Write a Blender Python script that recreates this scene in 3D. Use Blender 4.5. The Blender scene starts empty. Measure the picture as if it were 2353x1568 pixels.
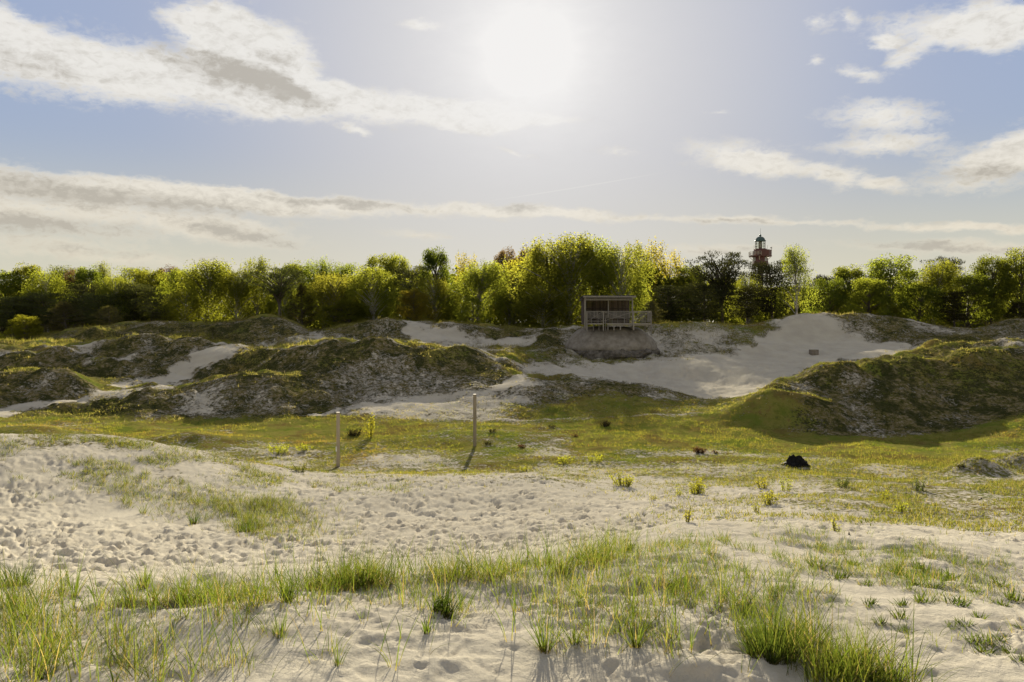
import bpy, math
import numpy as np
from mathutils import Vector, Matrix

# ------------------------------------------------------------------ frame
# x, y below are read off the photograph at 2353 x 1568; a point (x, y) at the
# depth d lies at X=(x-CX)/F*d, Z=EYE-(y-HY)/F*d.
CX, CY, F, HY, EYE = 1176.5, 784.0, 1830.0, 740.0, 7.0
scene = bpy.context.scene
COL = scene.collection

cam_d = bpy.data.cameras.new('camera')
cam = bpy.data.objects.new('camera', cam_d)
COL.objects.link(cam)
cam.location = (0, 0, EYE)
cam.rotation_euler = (math.radians(90), 0, 0)
cam_d.sensor_width = 36.0
cam_d.lens = 36.0 * F / 2353.0
cam_d.shift_y = -(CY - HY) / 2353.0
cam_d.clip_start, cam_d.clip_end = 0.05, 9000
scene.camera = cam

SUN = Vector(((1215 - CX) / F, 1.0, (HY - 120) / F)).normalized()
SUN_EL = math.asin(SUN.z)
SUN_AZ = math.atan2(SUN.x, SUN.y)
EXPOSURE = 2.1
SUN_STRENGTH = 5.0
SKY_STRENGTH = 0.09

sd = bpy.data.lights.new('sun', 'SUN')
sd.energy = SUN_STRENGTH
sd.angle = math.radians(0.6)
sd.color = (1.0, 0.91, 0.70)
so = bpy.data.objects.new('sun', sd)
so.rotation_euler = SUN.to_track_quat('Z', 'Y').to_euler()
so.location = (0, 0, 60)
COL.objects.link(so)

scene.view_settings.view_transform = 'Standard'
scene.view_settings.look = 'None'
scene.view_settings.gamma = 1.0
scene.view_settings.use_curve_mapping = False
scene.view_settings.exposure = EXPOSURE
scene.render.engine = 'CYCLES'
cy = scene.cycles
cy.max_bounces = 7
cy.diffuse_bounces = 3
cy.glossy_bounces = 2
cy.transmission_bounces = 5
cy.transparent_max_bounces = 6
cy.use_denoising = True
cy.denoising_prefilter = 'ACCURATE'
cy.sample_clamp_indirect = 6.0
cy.caustics_reflective = False
cy.caustics_refractive = False


class NT:
    """small helper for node trees"""
    def __init__(self, tree):
        self.t = tree
        tree.nodes.clear()

    def n(self, typ, ins=None, **props):
        nd = self.t.nodes.new(typ)
        for k, v in props.items():
            setattr(nd, k, v)
        for k, v in (ins or {}).items():
            s = nd.inputs[k]
            if isinstance(v, bpy.types.NodeSocket):
                self.t.links.new(v, s)
            elif isinstance(v, (tuple, list)) and s.type == 'RGBA' and len(v) == 3:
                s.default_value = (*v, 1)
            else:
                s.default_value = v
        return nd

    def math(self, op, a, b=0.0, c=0.0, clamp=False):
        nd = self.n('ShaderNodeMath', {0: a, 1: b, 2: c}, operation=op, use_clamp=clamp)
        return nd.outputs[0]

    def vmath(self, op, a, b=(0, 0, 0)):
        return self.n('ShaderNodeVectorMath', {0: a, 1: b}, operation=op).outputs[0]

    def mix(self, fac, a, b, blend='MIX'):
        nd = self.n('ShaderNodeMix', data_type='RGBA', blend_type=blend)
        for i, v in ((0, fac), (6, a), (7, b)):
            s = nd.inputs[i]
            if isinstance(v, bpy.types.NodeSocket):
                self.t.links.new(v, s)
            elif isinstance(v, (tuple, list)):
                s.default_value = (*v[:3], 1)
            else:
                s.default_value = v
        return nd.outputs[2]

    def noise(self, vec, scale, detail=4.0, rough=0.55, col=False, dist=0.0):
        nd = self.n('ShaderNodeTexNoise', {'Vector': vec, 'Scale': scale, 'Detail': detail, 'Roughness': rough, 'Distortion': dist})
        return nd.outputs[1 if col else 0]

    def smooth(self, v, lo, hi, a=0.0, b=1.0):
        nd = self.n('ShaderNodeMapRange', {0: v, 1: lo, 2: hi, 3: a, 4: b}, interpolation_type='SMOOTHSTEP')
        return nd.outputs[0]

    def ramp(self, v, stops):
        nd = self.n('ShaderNodeValToRGB', {0: v})
        cr = nd.color_ramp
        while len(cr.elements) < len(stops):
            cr.elements.new(0.5)
        for e, (p, c) in zip(cr.elements, stops):
            e.position = p
            e.color = (*c, 1)
        return nd.outputs[0]


# ------------------------------------------------------------------ sky
world = bpy.data.worlds.new('World')
scene.world = world
world.use_nodes = True
W = NT(world.node_tree)
_tc = W.n('ShaderNodeTexCoord')
_dir = _tc.outputs['Generated']
sky = W.n('ShaderNodeTexSky', sky_type='NISHITA', sun_disc=False, sun_elevation=SUN_EL,
          sun_rotation=SUN_AZ, altitude=10, air_density=1.0, dust_density=0.4, ozone_density=3.0)
_sp = W.n('ShaderNodeSeparateXYZ', {0: _dir})
DEG = 180 / math.pi
_az = W.math('MULTIPLY', W.math('ARCTAN2', _sp.outputs[0], _sp.outputs[1]), DEG)
_el = W.math('MULTIPLY', W.math('ARCSINE', _sp.outputs[2]), DEG)
P0 = W.n('ShaderNodeCombineXYZ', {0: _az, 1: _el, 2: 0.0}).outputs[0]


def azel(x, y):
    u, v = (x - CX) / F, (HY - y) / F
    return math.degrees(math.atan(u)), math.degrees(math.atan2(v, math.hypot(1, u)))


# warp for wispy cloud edges
_wn = W.noise(W.vmath('MULTIPLY', P0, (0.30, 0.75, 1)), 1.0, 5.0, 0.62, col=True)
_w1 = W.vmath('MULTIPLY', W.vmath('SUBTRACT', _wn, (0.5, 0.5, 0.5)), (3.4, 1.5, 0))
P1 = W.vmath('ADD', P0, _w1)


def ellipses(lst, start=0.0):
    acc = start
    for (x, y, rx, ry, rot, w) in lst:
        a, e = azel(x, y)
        k = math.degrees(1 / F)
        mp = W.n('ShaderNodeMapping', {'Vector': P1, 'Location': (a, e, 0), 'Rotation': (0, 0, math.radians(-rot)),
                                       'Scale': (rx * k * 1.35, ry * k * 1.35, 1)}, vector_type='TEXTURE')
        g = W.n('ShaderNodeTexGradient', {0: mp.outputs[0]}, gradient_type='SPHERICAL')
        acc = W.math('MULTIPLY_ADD', g.outputs[1], w, acc)
    return acc


CLOUDS = [
    (60, 140, 240, 62, 8, 1.9), (350, 172, 300, 62, 8, 1.9), (640, 212, 260, 52, 10, 1.9), (880, 240, 200, 30, 6, 1.5),
    (1100, 250, 200, 36, 0, 2.0), (540, 85, 150, 55, 15, 1.7), (480, 60, 80, 40, 0, 1.3), (620, 135, 120, 70, 20, 1.4),
    (0, 50, 50, 34, 0, 1.6),
    (200, 448, 460, 42, 3, 2.0), (60, 510, 330, 38, 2, 1.7), (560, 540, 170, 26, 6, 1.8), (600, 462, 340, 22, 4, 1.8),
    (980, 482, 400, 17, 3, 1.7), (250, 588, 420, 18, 3, 1.0), (1260, 487, 220, 12, 4, 1.5), (960, 540, 90, 12, 3, 1.0),
    (2200, 62, 190, 46, 6, 1.9), (2340, 62, 130, 46, 5, 1.7), (1880, 55, 28, 15, 0, 1.0), (1880, 143, 28, 7, 4, 1.1),
    (1972, 170, 36, 15, 25, 1.1), (2075, 140, 46, 16, -25, 1.1), (2030, 98, 28, 9, 8, 1.1), (1945, 45, 26, 16, 30, .9),
    (2030, 268, 120, 30, 10, 1.35), (2020, 334, 130, 18, 4, 1.4), (1675, 355, 130, 30, 10, 1.3), (1770, 385, 95, 18, 10, 1.3),
    (1930, 405, 60, 22, 15, 1.5), (2032, 422, 42, 18, 15, 1.6), (2270, 385, 160, 48, -10, 1.9), (2350, 335, 80, 40, -20, 1.6),
    (1700, 506, 190, 10, 3, 1.5), (2200, 522, 220, 10, 5, 1.5), (2200, 570, 230, 17, 4, 1.7), (1640, 576, 170, 13, 0, 1.1),
    (970, 57, 50, 13, 0, 1.5), (1100, 295, 100, 20, 5, 1.9), (1230, 282, 130, 18, 0, 1.9), (1180, 350, 55, 9, 20, 1.1),
    (820, 300, 34, 9, 10, 1.1), (1420, 350, 60, 10, 8, 1.0), (1660, 260, 30, 7, 4, .9), (1110, 100, 40, 12, 30, .9),
]
GREYS = [
    (530, 172, 170, 34, 12, 1.2), (660, 205, 130, 22, 20, 1.1), (60, 150, 120, 26, 5, .7), (620, 130, 70, 22, 10, .5),
    (230, 452, 400, 26, 3, 1.3), (60, 515, 220, 26, 0, 1.3), (560, 540, 150, 16, 8, 1.3), (780, 470, 200, 11, 3, 1.3),
    (1180, 478, 70, 11, 2, 1.0), (2270, 398, 130, 17, 4, 1.1), (2090, 563, 110, 11, 5, 1.2), (2240, 575, 150, 9, 4, .9),
    (1690, 508, 110, 6, 3, 1.0), (250, 580, 300, 10, 3, .6), (1660, 578, 120, 8, 0, .8), (1920, 402, 40, 10, 10, .4),
]
_cn = W.noise(W.vmath('MULTIPLY', P0, (0.42, 1.0, 1)), 1.0, 8.0, 0.62, dist=0.4)
_fine = W.noise(W.vmath('MULTIPLY', P0, (1.4, 2.6, 1)), 1.0, 6.0, 0.65, dist=0.6)
# cloud added over the unseen rest of the sky, thickened for fill light
_inv = W.math('MULTIPLY', W.smooth(W.math('ABSOLUTE', _az), 30.0, 42.0, 1.0, 0.0), W.smooth(_el, 20.0, 30.0, 1.0, 0.0))
_bg0 = W.smooth(W.noise(W.vmath('MULTIPLY', P0, (0.07, 0.16, 1)), 1.0, 3.0, 0.5), 0.36, 0.52, -0.30, 1.1)
_bg = W.math('MULTIPLY_ADD', _bg0, W.math('SUBTRACT', 1.0, _inv), W.math('MULTIPLY', _inv, -0.08))
_dens = ellipses([(x, y, rx * (1 if w > 1.55 else 1.12), ry * (1 if w > 1.55 else 1.3), r, w if w > 1.55 else w * 1.3) for x, y, rx, ry, r, w in CLOUDS], _bg)
_d2 = W.math('ADD', _dens, W.math('ADD', W.math('MULTIPLY', W.math('SUBTRACT', _cn, 0.5), 1.5),
                                  W.math('MULTIPLY', W.math('SUBTRACT', _fine, 0.5), 1.5)))
_cov = W.smooth(_d2, 0.20, 1.55)
_grey = ellipses(GREYS, 0.0)
_gm = W.smooth(W.math('ADD', _grey, W.math('ADD', W.math('MULTIPLY', W.math('SUBTRACT', _cn, 0.5), 1.0),
                                           W.math('MULTIPLY', W.math('SUBTRACT', _fine, 0.5), .9))), -0.05, 1.35)
# values are radiance before the exposure
EX = 2 ** EXPOSURE
c = lambda r, g, b: (r / EX, g / EX, b / EX)
_elf = W.smooth(_el, 1.0, 16.0)
_white = W.mix(_elf, c(.80, .72, .56), c(.83, .81, .77))
_greyc = W.mix(_elf, c(.52, .48, .40), c(.47, .44, .39))
_cloudcol = W.mix(W.math('ADD', W.math('MULTIPLY', _gm, .95), W.smooth(W.math('ADD', W.math('MULTIPLY', _fine, .5), W.math('MULTIPLY', _cn, .5)), .42, .66, 0.0, .34)), _white, _greyc)
# clear sky: physical sky, toned
_skyc = W.vmath('SCALE', sky.outputs[0])
_skyc.node.inputs[3].default_value = SKY_STRENGTH
_lum = W.n('ShaderNodeRGBToBW', {0: _skyc}).outputs[0]
_skys = W.n('ShaderNodeVectorMath', {0: _skyc, 3: W.math('DIVIDE', 0.15, W.math('MULTIPLY_ADD', _lum, 1.0, 0.15))}, operation='SCALE').outputs[0]
# camera white balance of the clear sky, and the pale yellow air low over the land
_skys = W.vmath('MULTIPLY', _skys, (.80, .735, .79))
_skys = W.n('ShaderNodeHueSaturation', {'Saturation': .74, 'Value': 1.05, 'Color': _skys}).outputs[0]
_skys = W.mix(W.smooth(_el, 1.0, 13.0, .80, 0.0), _skys, c(.75, .71, .55))
_col = W.mix(_cov, _skys, _cloudcol)
# the sun's veil: bright thin cloud round the sun
_dot = W.n('ShaderNodeVectorMath', {0: W.vmath('NORMALIZE', _dir), 1: tuple(SUN)}, operation='DOT_PRODUCT').outputs['Value']
_ang = W.math('MULTIPLY', W.math('ARCCOSINE', _dot), DEG)
_angw = W.math('ADD', _ang, W.math('MULTIPLY', W.math('SUBTRACT', _cn, 0.5), 2.2))
_g1 = W.math('EXPONENT', W.math('MULTIPLY', W.math('POWER', W.math('MAXIMUM', W.math('DIVIDE', _angw, 4.6), 0.0), 1.35), -1.0))
_g2 = W.math('MULTIPLY', W.math('EXPONENT', W.math('DIVIDE', _ang, -9.0)), 0.5)
_veil = W.math('MINIMUM', W.math('ADD', W.math('MULTIPLY', _g1, 1.12), _g2), 1.0)
_g3 = W.smooth(_ang, 4.0, 27.0, .64, 0.0)
_col = W.mix(W.math('MULTIPLY', _g3, W.math('SUBTRACT', 1.0, _cov)), _col, c(.70, .70, .70))
_col = W.mix(_veil, _col, c(.90, .885, .87))
_tr = azel(1320, 432)
_mp = W.n('ShaderNodeMapping', {'Vector': P0, 'Location': (*_tr, 0), 'Rotation': (0, 0, math.radians(8.4)),
                                'Scale': (8.0, 0.06, 1)}, vector_type='TEXTURE')
_ct = W.n('ShaderNodeTexGradient', {0: _mp.outputs[0]}, gradient_type='SPHERICAL').outputs[1]
_col = W.mix(W.smooth(_ct, 0.0, 0.7, 0.0, 0.26), _col, c(.85, .83, .78))
_bgn = W.n('ShaderNodeBackground', {'Color': _col, 'Strength': 1.0})
_wo = W.n('ShaderNodeOutputWorld', {'Surface': _bgn.outputs[0]})


# ------------------------------------------------------------------ tools
def mesh_from(name, verts, faces, mat=None, smooth=False, attrs=None):
    """verts (N,3), faces (M,3|4) arrays or a list of such arrays"""
    me = bpy.data.meshes.new(name)
    verts = np.asarray(verts, np.float32)
    fl = faces if isinstance(faces, list) else [faces]
    fl = [np.asarray(f, np.int32) for f in fl if len(f)]
    nl = sum(f.size for f in fl)
    nf = sum(len(f) for f in fl)
    me.vertices.add(len(verts))
    me.vertices.foreach_set('co', verts.ravel())
    me.loops.add(nl)
    me.loops.foreach_set('vertex_index', np.concatenate([f.ravel() for f in fl]))
    me.polygons.add(nf)
    tot = np.concatenate([np.full(len(f), f.shape[1], np.int32) for f in fl])
    st = np.concatenate([[0], np.cumsum(tot)[:-1]]).astype(np.int32)
    me.polygons.foreach_set('loop_start', st)
    me.polygons.foreach_set('use_smooth', np.full(nf, bool(smooth)))
    for k, v in (attrs or {}).items():
        a = me.attributes.new(k, 'FLOAT', 'POINT')
        a.data.foreach_set('value', np.asarray(v, np.float32))
    me.update(calc_edges=True)
    me.validate()
    if mat:
        me.materials.append(mat)
    return me


def link(name, me, parent=None, loc=None, **props):
    o = bpy.data.objects.new(name, me)
    COL.objects.link(o)
    if parent is not None:
        o.parent = parent
    if loc is not None:
        o.location = loc
    for k, v in props.items():
        o[k] = v
    return o


def thing(name, label, cat, loc=(0, 0, 0), rz=0.0, group=None):
    o = bpy.data.objects.new(name, None)
    o.empty_display_size = 0.2
    COL.objects.link(o)
    o.location = loc
    o.rotation_euler = (0, 0, rz)
    o['label'] = label
    o['category'] = cat
    if group:
        o['group'] = group
    return o


class MB:
    """collects simple solids"""
    def __init__(s):
        s.v, s.f, s.n = [], {3: [], 4: []}, 0

    def add(s, v, f):
        v = np.asarray(v, float)
        s.v.append(v)
        for q in f:
            s.f[len(q)].append([i + s.n for i in q])
        s.n += len(v)

    def box(s, x0, y0, z0, x1, y1, z1, bev=0.0):
        if bev <= 0:
            v = [(x, y, z) for z in (z0, z1) for y in (y0, y1) for x in (x0, x1)]
            s.add(v, [(0, 2, 3, 1), (4, 5, 7, 6), (0, 1, 5, 4), (2, 6, 7, 3), (0, 4, 6, 2), (1, 3, 7, 5)])
            return
        b = bev
        pr = [(x0 + b, y0), (x1 - b, y0), (x1, y0 + b), (x1, y1 - b), (x1 - b, y1), (x0 + b, y1), (x0, y1 - b), (x0, y0 + b)]
        v = [(x, y, z0) for x, y in pr] + [(x, y, z1) for x, y in pr]
        f = [(i, (i + 1) % 8, 8 + (i + 1) % 8, 8 + i) for i in range(8)]
        f += [(0, 7, 6, 1), (1, 6, 5, 2), (2, 5, 4, 3), (8, 9, 14, 15), (9, 10, 13, 14), (10, 11, 12, 13)]
        s.add(v, f)

    def bar(s, p, q, w, h=None):
        """rectangular bar from p to q"""
        p, q = Vector(p), Vector(q)
        h = h or w
        d = (q - p).normalized()
        a = d.cross(Vector((0, 1, 0)))
        a = a.normalized() if a.length > 1e-3 else Vector((1, 0, 0))
        b = d.cross(a).normalized()
        vs = []
        for e in (p, q):
            for i, j in ((-1, -1), (1, -1), (1, 1), (-1, 1)):
                vs.append(e + a * (w / 2 * i) + b * (h / 2 * j))
        s.add([tuple(v) for v in vs], [(0, 3, 2, 1), (4, 5, 6, 7), (0, 1, 5, 4), (1, 2, 6, 5), (2, 3, 7, 6), (3, 0, 4, 7)])

    def lathe(s, prof, n=16, a0=0.0, a1=2 * math.pi, cx=0, cy=0):
        full = abs(a1 - a0 - 2 * math.pi) < 1e-6
        m = n if full else n + 1
        v = []
        for r, z in prof:
            for i in range(m):
                a = a0 + (a1 - a0) * i / n
                v.append((cx + r * math.cos(a), cy + r * math.sin(a), z))
        f = []
        for k in range(len(prof) - 1):
            for i in range(n):
                j = (i + 1) % m
                f.append((k * m + i, k * m + j, (k + 1) * m + j, (k + 1) * m + i))
        s.add(v, f)

    def tube(s, pts, rads, n=6):
        v, f = tube(np.array(pts, float), np.array(rads, float), n)
        s.add(v, [tuple(q) for q in f])

    def me(s, name, mat, smooth=False):
        fl = [np.array(x) for x in s.f.values() if x]
        return mesh_from(name, np.concatenate(s.v), fl, mat, smooth)

    def build(s, name, mat, parent=None, smooth=False, loc=None, **props):
        return link(name, s.me(name, mat, smooth), parent, loc, **props)


def tube(pts, rads, n=6):
    pts = np.asarray(pts, float)
    m = len(pts)
    d = np.gradient(pts, axis=0)
    d /= np.linalg.norm(d, axis=1)[:, None] + 1e-9
    ref = np.where(np.abs(d[:, 2:3]) > 0.9, np.array([[1.0, 0, 0]]), np.array([[0, 0, 1.0]]))
    a = np.cross(d, ref)
    a /= np.linalg.norm(a, axis=1)[:, None] + 1e-9
    b = np.cross(d, a)
    th = np.arange(n) / n * 2 * np.pi
    v = pts[:, None] + (a[:, None] * np.cos(th)[None, :, None] + b[:, None] * np.sin(th)[None, :, None]) * np.asarray(rads)[:, None, None]
    f = []
    for k in range(m - 1):
        for i in range(n):
            j = (i + 1) % n
            f.append((k * n + i, k * n + j, (k + 1) * n + j, (k + 1) * n + i))
    return v.reshape(-1, 3), np.array(f)


def ihash(ix, iy, seed):
    h = (ix.astype(np.int64) * 374761393 + iy.astype(np.int64) * 668265263 + seed * 974711) & 0xFFFFFFFF
    h = ((h ^ (h >> 13)) * 1274126177) & 0xFFFFFFFF
    h = h ^ (h >> 16)
    return (h & 0xFFFFFF) / float(0x1000000)


def vnoise(x, y, seed=0):
    ix, iy = np.floor(x), np.floor(y)
    fx, fy = x - ix, y - iy
    fx = fx * fx * fx * (fx * (fx * 6 - 15) + 10)
    fy = fy * fy * fy * (fy * (fy * 6 - 15) + 10)
    a, b = ihash(ix, iy, seed), ihash(ix + 1, iy, seed)
    c_, d = ihash(ix, iy + 1, seed), ihash(ix + 1, iy + 1, seed)
    return (a + (b - a) * fx + (c_ - a) * fy + (a - b - c_ + d) * fx * fy) * 2 - 1


def fbm(x, y, scale, octv=3, seed=0, gain=0.5):
    v, amp, k = 0.0, 1.0, 1.0 / scale
    for o in range(octv):
        v = v + amp * vnoise(x * k + 17.3 * o, y * k - 9.1 * o, seed + o)
        amp *= gain
        k *= 2.03
    return v


def sstep(v, a, b):
    t = np.clip((v - a) / (b - a), 0, 1)
    return t * t * (3 - 2 * t)


# ------------------------------------------------------------------ terrain
# knot lines from near to far, each (x, y, d)
KN = [
    [(1176, None, 1.0)],
    [(-300, 1568, 3.9), (2650, 1568, 3.9)],
    [(-300, 1420, 5.2), (0, 1400, 5.4), (300, 1385, 5.5), (550, 1365, 5.6), (850, 1340, 5.9), (1050, 1330, 6.1), (1266, 1305, 6.5),
     (1400, 1275, 7.2), (1560, 1228, 8.3), (1700, 1224, 8.6), (1830, 1235, 8.6), (2100, 1245, 8.6), (2250, 1275, 8.2), (2353, 1318, 7.6), (2650, 1380, 7.0)],
    [(-300, 1290, 11.5), (0, 1288, 11.5), (500, 1285, 12.0), (900, 1278, 12.3), (1300, 1226, 13.5), (1600, 1190, 14.2), (2100, 1200, 14.5), (2353, 1212, 14.0), (2650, 1230, 14)],
    [(-300, 1165, 16), (0, 1165, 16), (300, 1180, 16), (600, 1205, 15.5), (900, 1188, 16.0), (1300, 1160, 17), (1600, 1155, 17.5), (2353, 1160, 17.5), (2650, 1160, 17.5)],
    [(-300, 1010, 22), (0, 1003, 22), (150, 1000, 22.5), (280, 1008, 23), (400, 1025, 23), (550, 1055, 23), (700, 1090, 22.5), (850, 1108, 21.5),
     (1000, 1112, 20.8), (1200, 1112, 21), (1500, 1130, 20.5), (1800, 1130, 20.5), (2353, 1130, 20.5), (2650, 1130, 20.5)],
    [(-300, 1035, 27), (0, 1035, 27), (400, 1058, 27), (777, 1073, 27.5), (1200, 1070, 27.8), (1800, 1073, 27.5), (2353, 1073, 27.3), (2650, 1073, 27.3)],
    [(-300, 1012, 31), (0, 1012, 31), (400, 1025, 31), (777, 1030, 31.2), (1200, 1032, 31.2), (1800, 1040, 30.5), (2353, 1040, 30.3), (2650, 1035, 30.3)],
    [(-300, 960, 36), (0, 962, 37), (200, 972, 37), (500, 975, 37.5), (800, 968, 38), (1000, 960, 38.5), (1300, 962, 38.5), (1600, 964, 38), (1750, 985, 36),
     (1900, 1014, 34.2), (2100, 1016, 34), (2230, 1003, 34.3), (2353, 950, 36), (2650, 930, 37)],
    [(-300, 900, 43), (0, 938, 41), (130, 930, 42), (210, 928, 43), (270, 903, 43.5), (330, 876, 44), (450, 878, 44), (540, 858, 44.5), (620, 860, 44.5), (690, 873, 44.5),
     (760, 890, 44), (850, 905, 43.5), (1000, 915, 43), (1100, 898, 43.5), (1210, 868, 45), (1300, 876, 45.5), (1450, 889, 46), (1600, 910, 45), (1680, 924, 42.5),
     (1740, 898, 41), (1770, 876, 41.5), (1850, 852, 42.5), (1950, 840, 43.5), (2050, 815, 45), (2150, 795, 46), (2250, 783, 47), (2353, 785, 47.5), (2650, 800, 48)],
    [(-300, 890, 46), (0, 908, 45), (200, 902, 47), (330, 888, 48), (450, 884, 48), (540, 880, 48.5), (620, 866, 47.8), (690, 856, 47.2), (760, 845, 46.8), (850, 848, 46.5), (1000, 856, 47),
     (1100, 852, 47.5), (1210, 872, 48), (1300, 871, 49), (1450, 880, 50), (1600, 900, 50), (1750, 890, 50), (1900, 880, 51), (2050, 870, 53), (2353, 850, 55), (2650, 850, 55)],
    [(-300, 805, 57), (0, 802, 57), (150, 795, 58), (300, 786, 58), (480, 780, 58), (540, 783, 57), (580, 800, 55), (620, 814, 53), (690, 804, 51.5), (750, 790, 51), (850, 785, 51), (1000, 795, 51),
     (1100, 805, 51.5), (1170, 824, 52), (1220, 842, 53), (1300, 846, 54), (1400, 842, 56.5), (1480, 840, 57.5), (1550, 840, 57), (1650, 850, 57), (1800, 845, 58),
     (2000, 830, 59), (2150, 810, 60), (2353, 790, 61), (2650, 790, 61)],
    [(-300, 795, 62), (0, 795, 62), (300, 790, 62), (480, 790, 62), (620, 790, 60.5), (760, 792, 58.5), (900, 796, 58.5), (1000, 800, 59), (1100, 803, 60), (1200, 806, 60.5), (1290, 808, 61), (1330, 818, 61.5),
     (1400, 822, 62), (1480, 822, 62), (1545, 808, 63), (1650, 800, 64), (1800, 795, 65), (2000, 785, 66), (2100, 782, 66), (2200, 775, 66), (2353, 765, 66), (2650, 765, 66)],
    [(-300, 790, 69), (0, 785, 69), (80, 783, 69), (160, 754, 69), (300, 744, 70), (450, 739, 70), (560, 731, 70), (622, 724, 70), (670, 738, 69), (725, 770, 68), (775, 748, 69), (850, 736, 70),
     (950, 737, 70), (1100, 743, 70), (1250, 753, 69), (1350, 756, 69), (1480, 750, 69), (1560, 742, 69), (1650, 748, 69), (1720, 752, 70), (1790, 736, 70), (1870, 725, 71),
     (2000, 723, 71), (2100, 733, 71), (2200, 752, 70), (2240, 757, 69), (2300, 742, 70), (2353, 738, 70), (2650, 738, 70)],
    [(-300, 775, 80), (0, 775, 80), (150, 765, 80), (2650, 762, 80)],
    [(0, 755, 130)],
    [(0, 741, 4200)],
]
NK = len(KN)
GX = np.linspace(-350, 2700, 611)


def _gs(a, s=3.0):
    r = int(s * 3)
    k = np.exp(-0.5 * (np.arange(-r, r + 1) / s) ** 2)
    k /= k.sum()
    return np.convolve(np.pad(a, r, mode='edge'), k, 'valid')


KD = np.zeros((NK, len(GX)))
KZ = np.zeros((NK, len(GX)))
for i, kn in enumerate(KN):
    xs = [p[0] for p in kn]
    dd = np.interp(GX, xs, [p[2] for p in kn])
    if kn[0][1] is None:
        zz = np.full(len(GX), -1.72)
    else:
        yy = np.interp(GX, xs, [p[1] for p in kn])
        zz = -(yy - HY) / F * dd
    s = 4.0 if 9 <= i <= 13 else 7.0
    KD[i], KZ[i] = _gs(dd, s), _gs(zz, s)
for i in range(1, NK):
    KD[i] = np.maximum(KD[i], KD[i - 1] + 0.8)


def _slopes(D, Z):
    h = np.diff(D, axis=0)
    dl = np.diff(Z, axis=0) / h
    m = np.zeros_like(Z)
    w1, w2 = 2 * h[1:] + h[:-1], h[1:] + 2 * h[:-1]
    ok = dl[1:] * dl[:-1] > 0
    with np.errstate(divide='ignore', invalid='ignore'):
        mm = (w1 + w2) / (w1 / dl[:-1] + w2 / dl[1:])
    m[1:-1] = np.where(ok, mm, 0)
    m[0], m[-1] = 0, dl[-1]
    return m


KM = _slopes(KD, KZ)


def base_height(x, d):
    gx = np.clip((x - GX[0]) / (GX[1] - GX[0]), 0, len(GX) - 1.001)
    i0 = gx.astype(int)
    t = gx - i0
    D = KD[:, i0] * (1 - t) + KD[:, i0 + 1] * t
    k = np.clip((d[None] >= D).sum(0) - 1, 0, NK - 2)
    ar = np.arange(len(x))
    L = lambda A, kk: A[kk, i0] * (1 - t) + A[kk, i0 + 1] * t
    d0, d1 = D[k, ar], D[k + 1, ar]
    z0, z1, m0, m1 = L(KZ, k), L(KZ, k + 1), L(KM, k), L(KM, k + 1)
    h = d1 - d0
    s = np.clip((d - d0) / h, 0, 1)
    return (z0 * (1 + 2 * s) * (1 - s) ** 2 + h * m0 * s * (1 - s) ** 2 + z1 * s * s * (3 - 2 * s) + h * m1 * s * s * (s - 1))


# single mounds: (x, d, sx, sy, rot, amp)
BUMPS = [
    (60, 45.5, 2.3, 2.0, 0, 1.35), (160, 44.5, 1.6, 1.2, -20, .55), (1790, 37.8, 1.9, 0.85, -8, 0.88), (1190, 21.3, 1.3, 1.0, 0, 0.24),
    (2245, 25.5, 0.62, 0.55, 10, 0.55), (2380, 27.5, 1.0, 0.6, 0, 0.5), (440, 32.0, 1.3, 0.8, 0, 0.36), (50, 33, 1.3, 0.8, 0, .3), (1080, 33.8, 2.6, 1.0, 0, 0.16),
    (1290, 50, 1.0, 0.8, 0, 0.25), (1170, 47.5, .8, 1.2, 20, .35), (2130, 7.0, 1.1, .7, -30, -0.10), (1000, 16.5, 3, 1.2, 15, -0.12),
    (350, 57, 1.4, 1.1, 20, .55), (250, 52, 1.2, 1.0, 0, .5), (120, 54, 1.3, .9, 10, .45), (520, 52.5, 1.1, .9, -20, .55), (640, 50, 1.0, .8, 0, .4),
    (900, 48.5, 1.3, .9, 15, .18), (790, 47, 1.0, .8, 0, .15), (420, 64, 1.6, 1.2, 0, .5), (220, 65, 1.5, 1.0, 0, .5), (880, 66, 1.5, 1.0, 0, .45), (1080, 66, 1.4, 1.0, 0, .4),
    (1950, 41, 1.2, .8, 15, .4), (2150, 42, 1.4, .9, -10, .45), (2300, 43, 1.3, .9, 0, .4), (2060, 38, 1.1, .7, 10, .3), (1600, 63, 1.2, .9, 0, .45), (1720, 64, 1.1, .8, 0, .4),
    (480, 5.0, .5, .35, 0, .05), (690, 4.9, .5, .3, 0, .05),
]


def to_xd(X, Y):
    r = np.hypot(X, Y)
    th = np.clip(np.arctan2(X, Y), -0.70, 0.70)
    u = np.tan(th)
    return CX + F * u, r * np.cos(th)


def dents(X, Y, cell, seed, depth):
    ix, iy = np.floor(X / cell), np.floor(Y / cell)
    out = np.zeros_like(X)
    for ox in (-1, 0, 1):
        for oy in (-1, 0, 1):
            jx, jy = ix + ox, iy + oy
            px = (jx + ihash(jx, jy, seed)) * cell
            py = (jy + ihash(jx, jy, seed + 1)) * cell
            a = ihash(jx, jy, seed + 2) * np.pi
            k = 0.35 + 0.9 * ihash(jx, jy, seed + 3)
            dx, dy = X - px, Y - py
            u = (dx * np.cos(a) + dy * np.sin(a)) / (cell * (.30 + .18 * ihash(jx, jy, seed + 4)))
            v = (-dx * np.sin(a) + dy * np.cos(a)) / (cell * .26)
            q = np.sqrt(u * u + v * v)
            out += depth * k * (-np.exp(-q ** 4 * 0.7) + 0.45 * np.exp(-((q - 1.45) * 2.2) ** 2))
    return out


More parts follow.
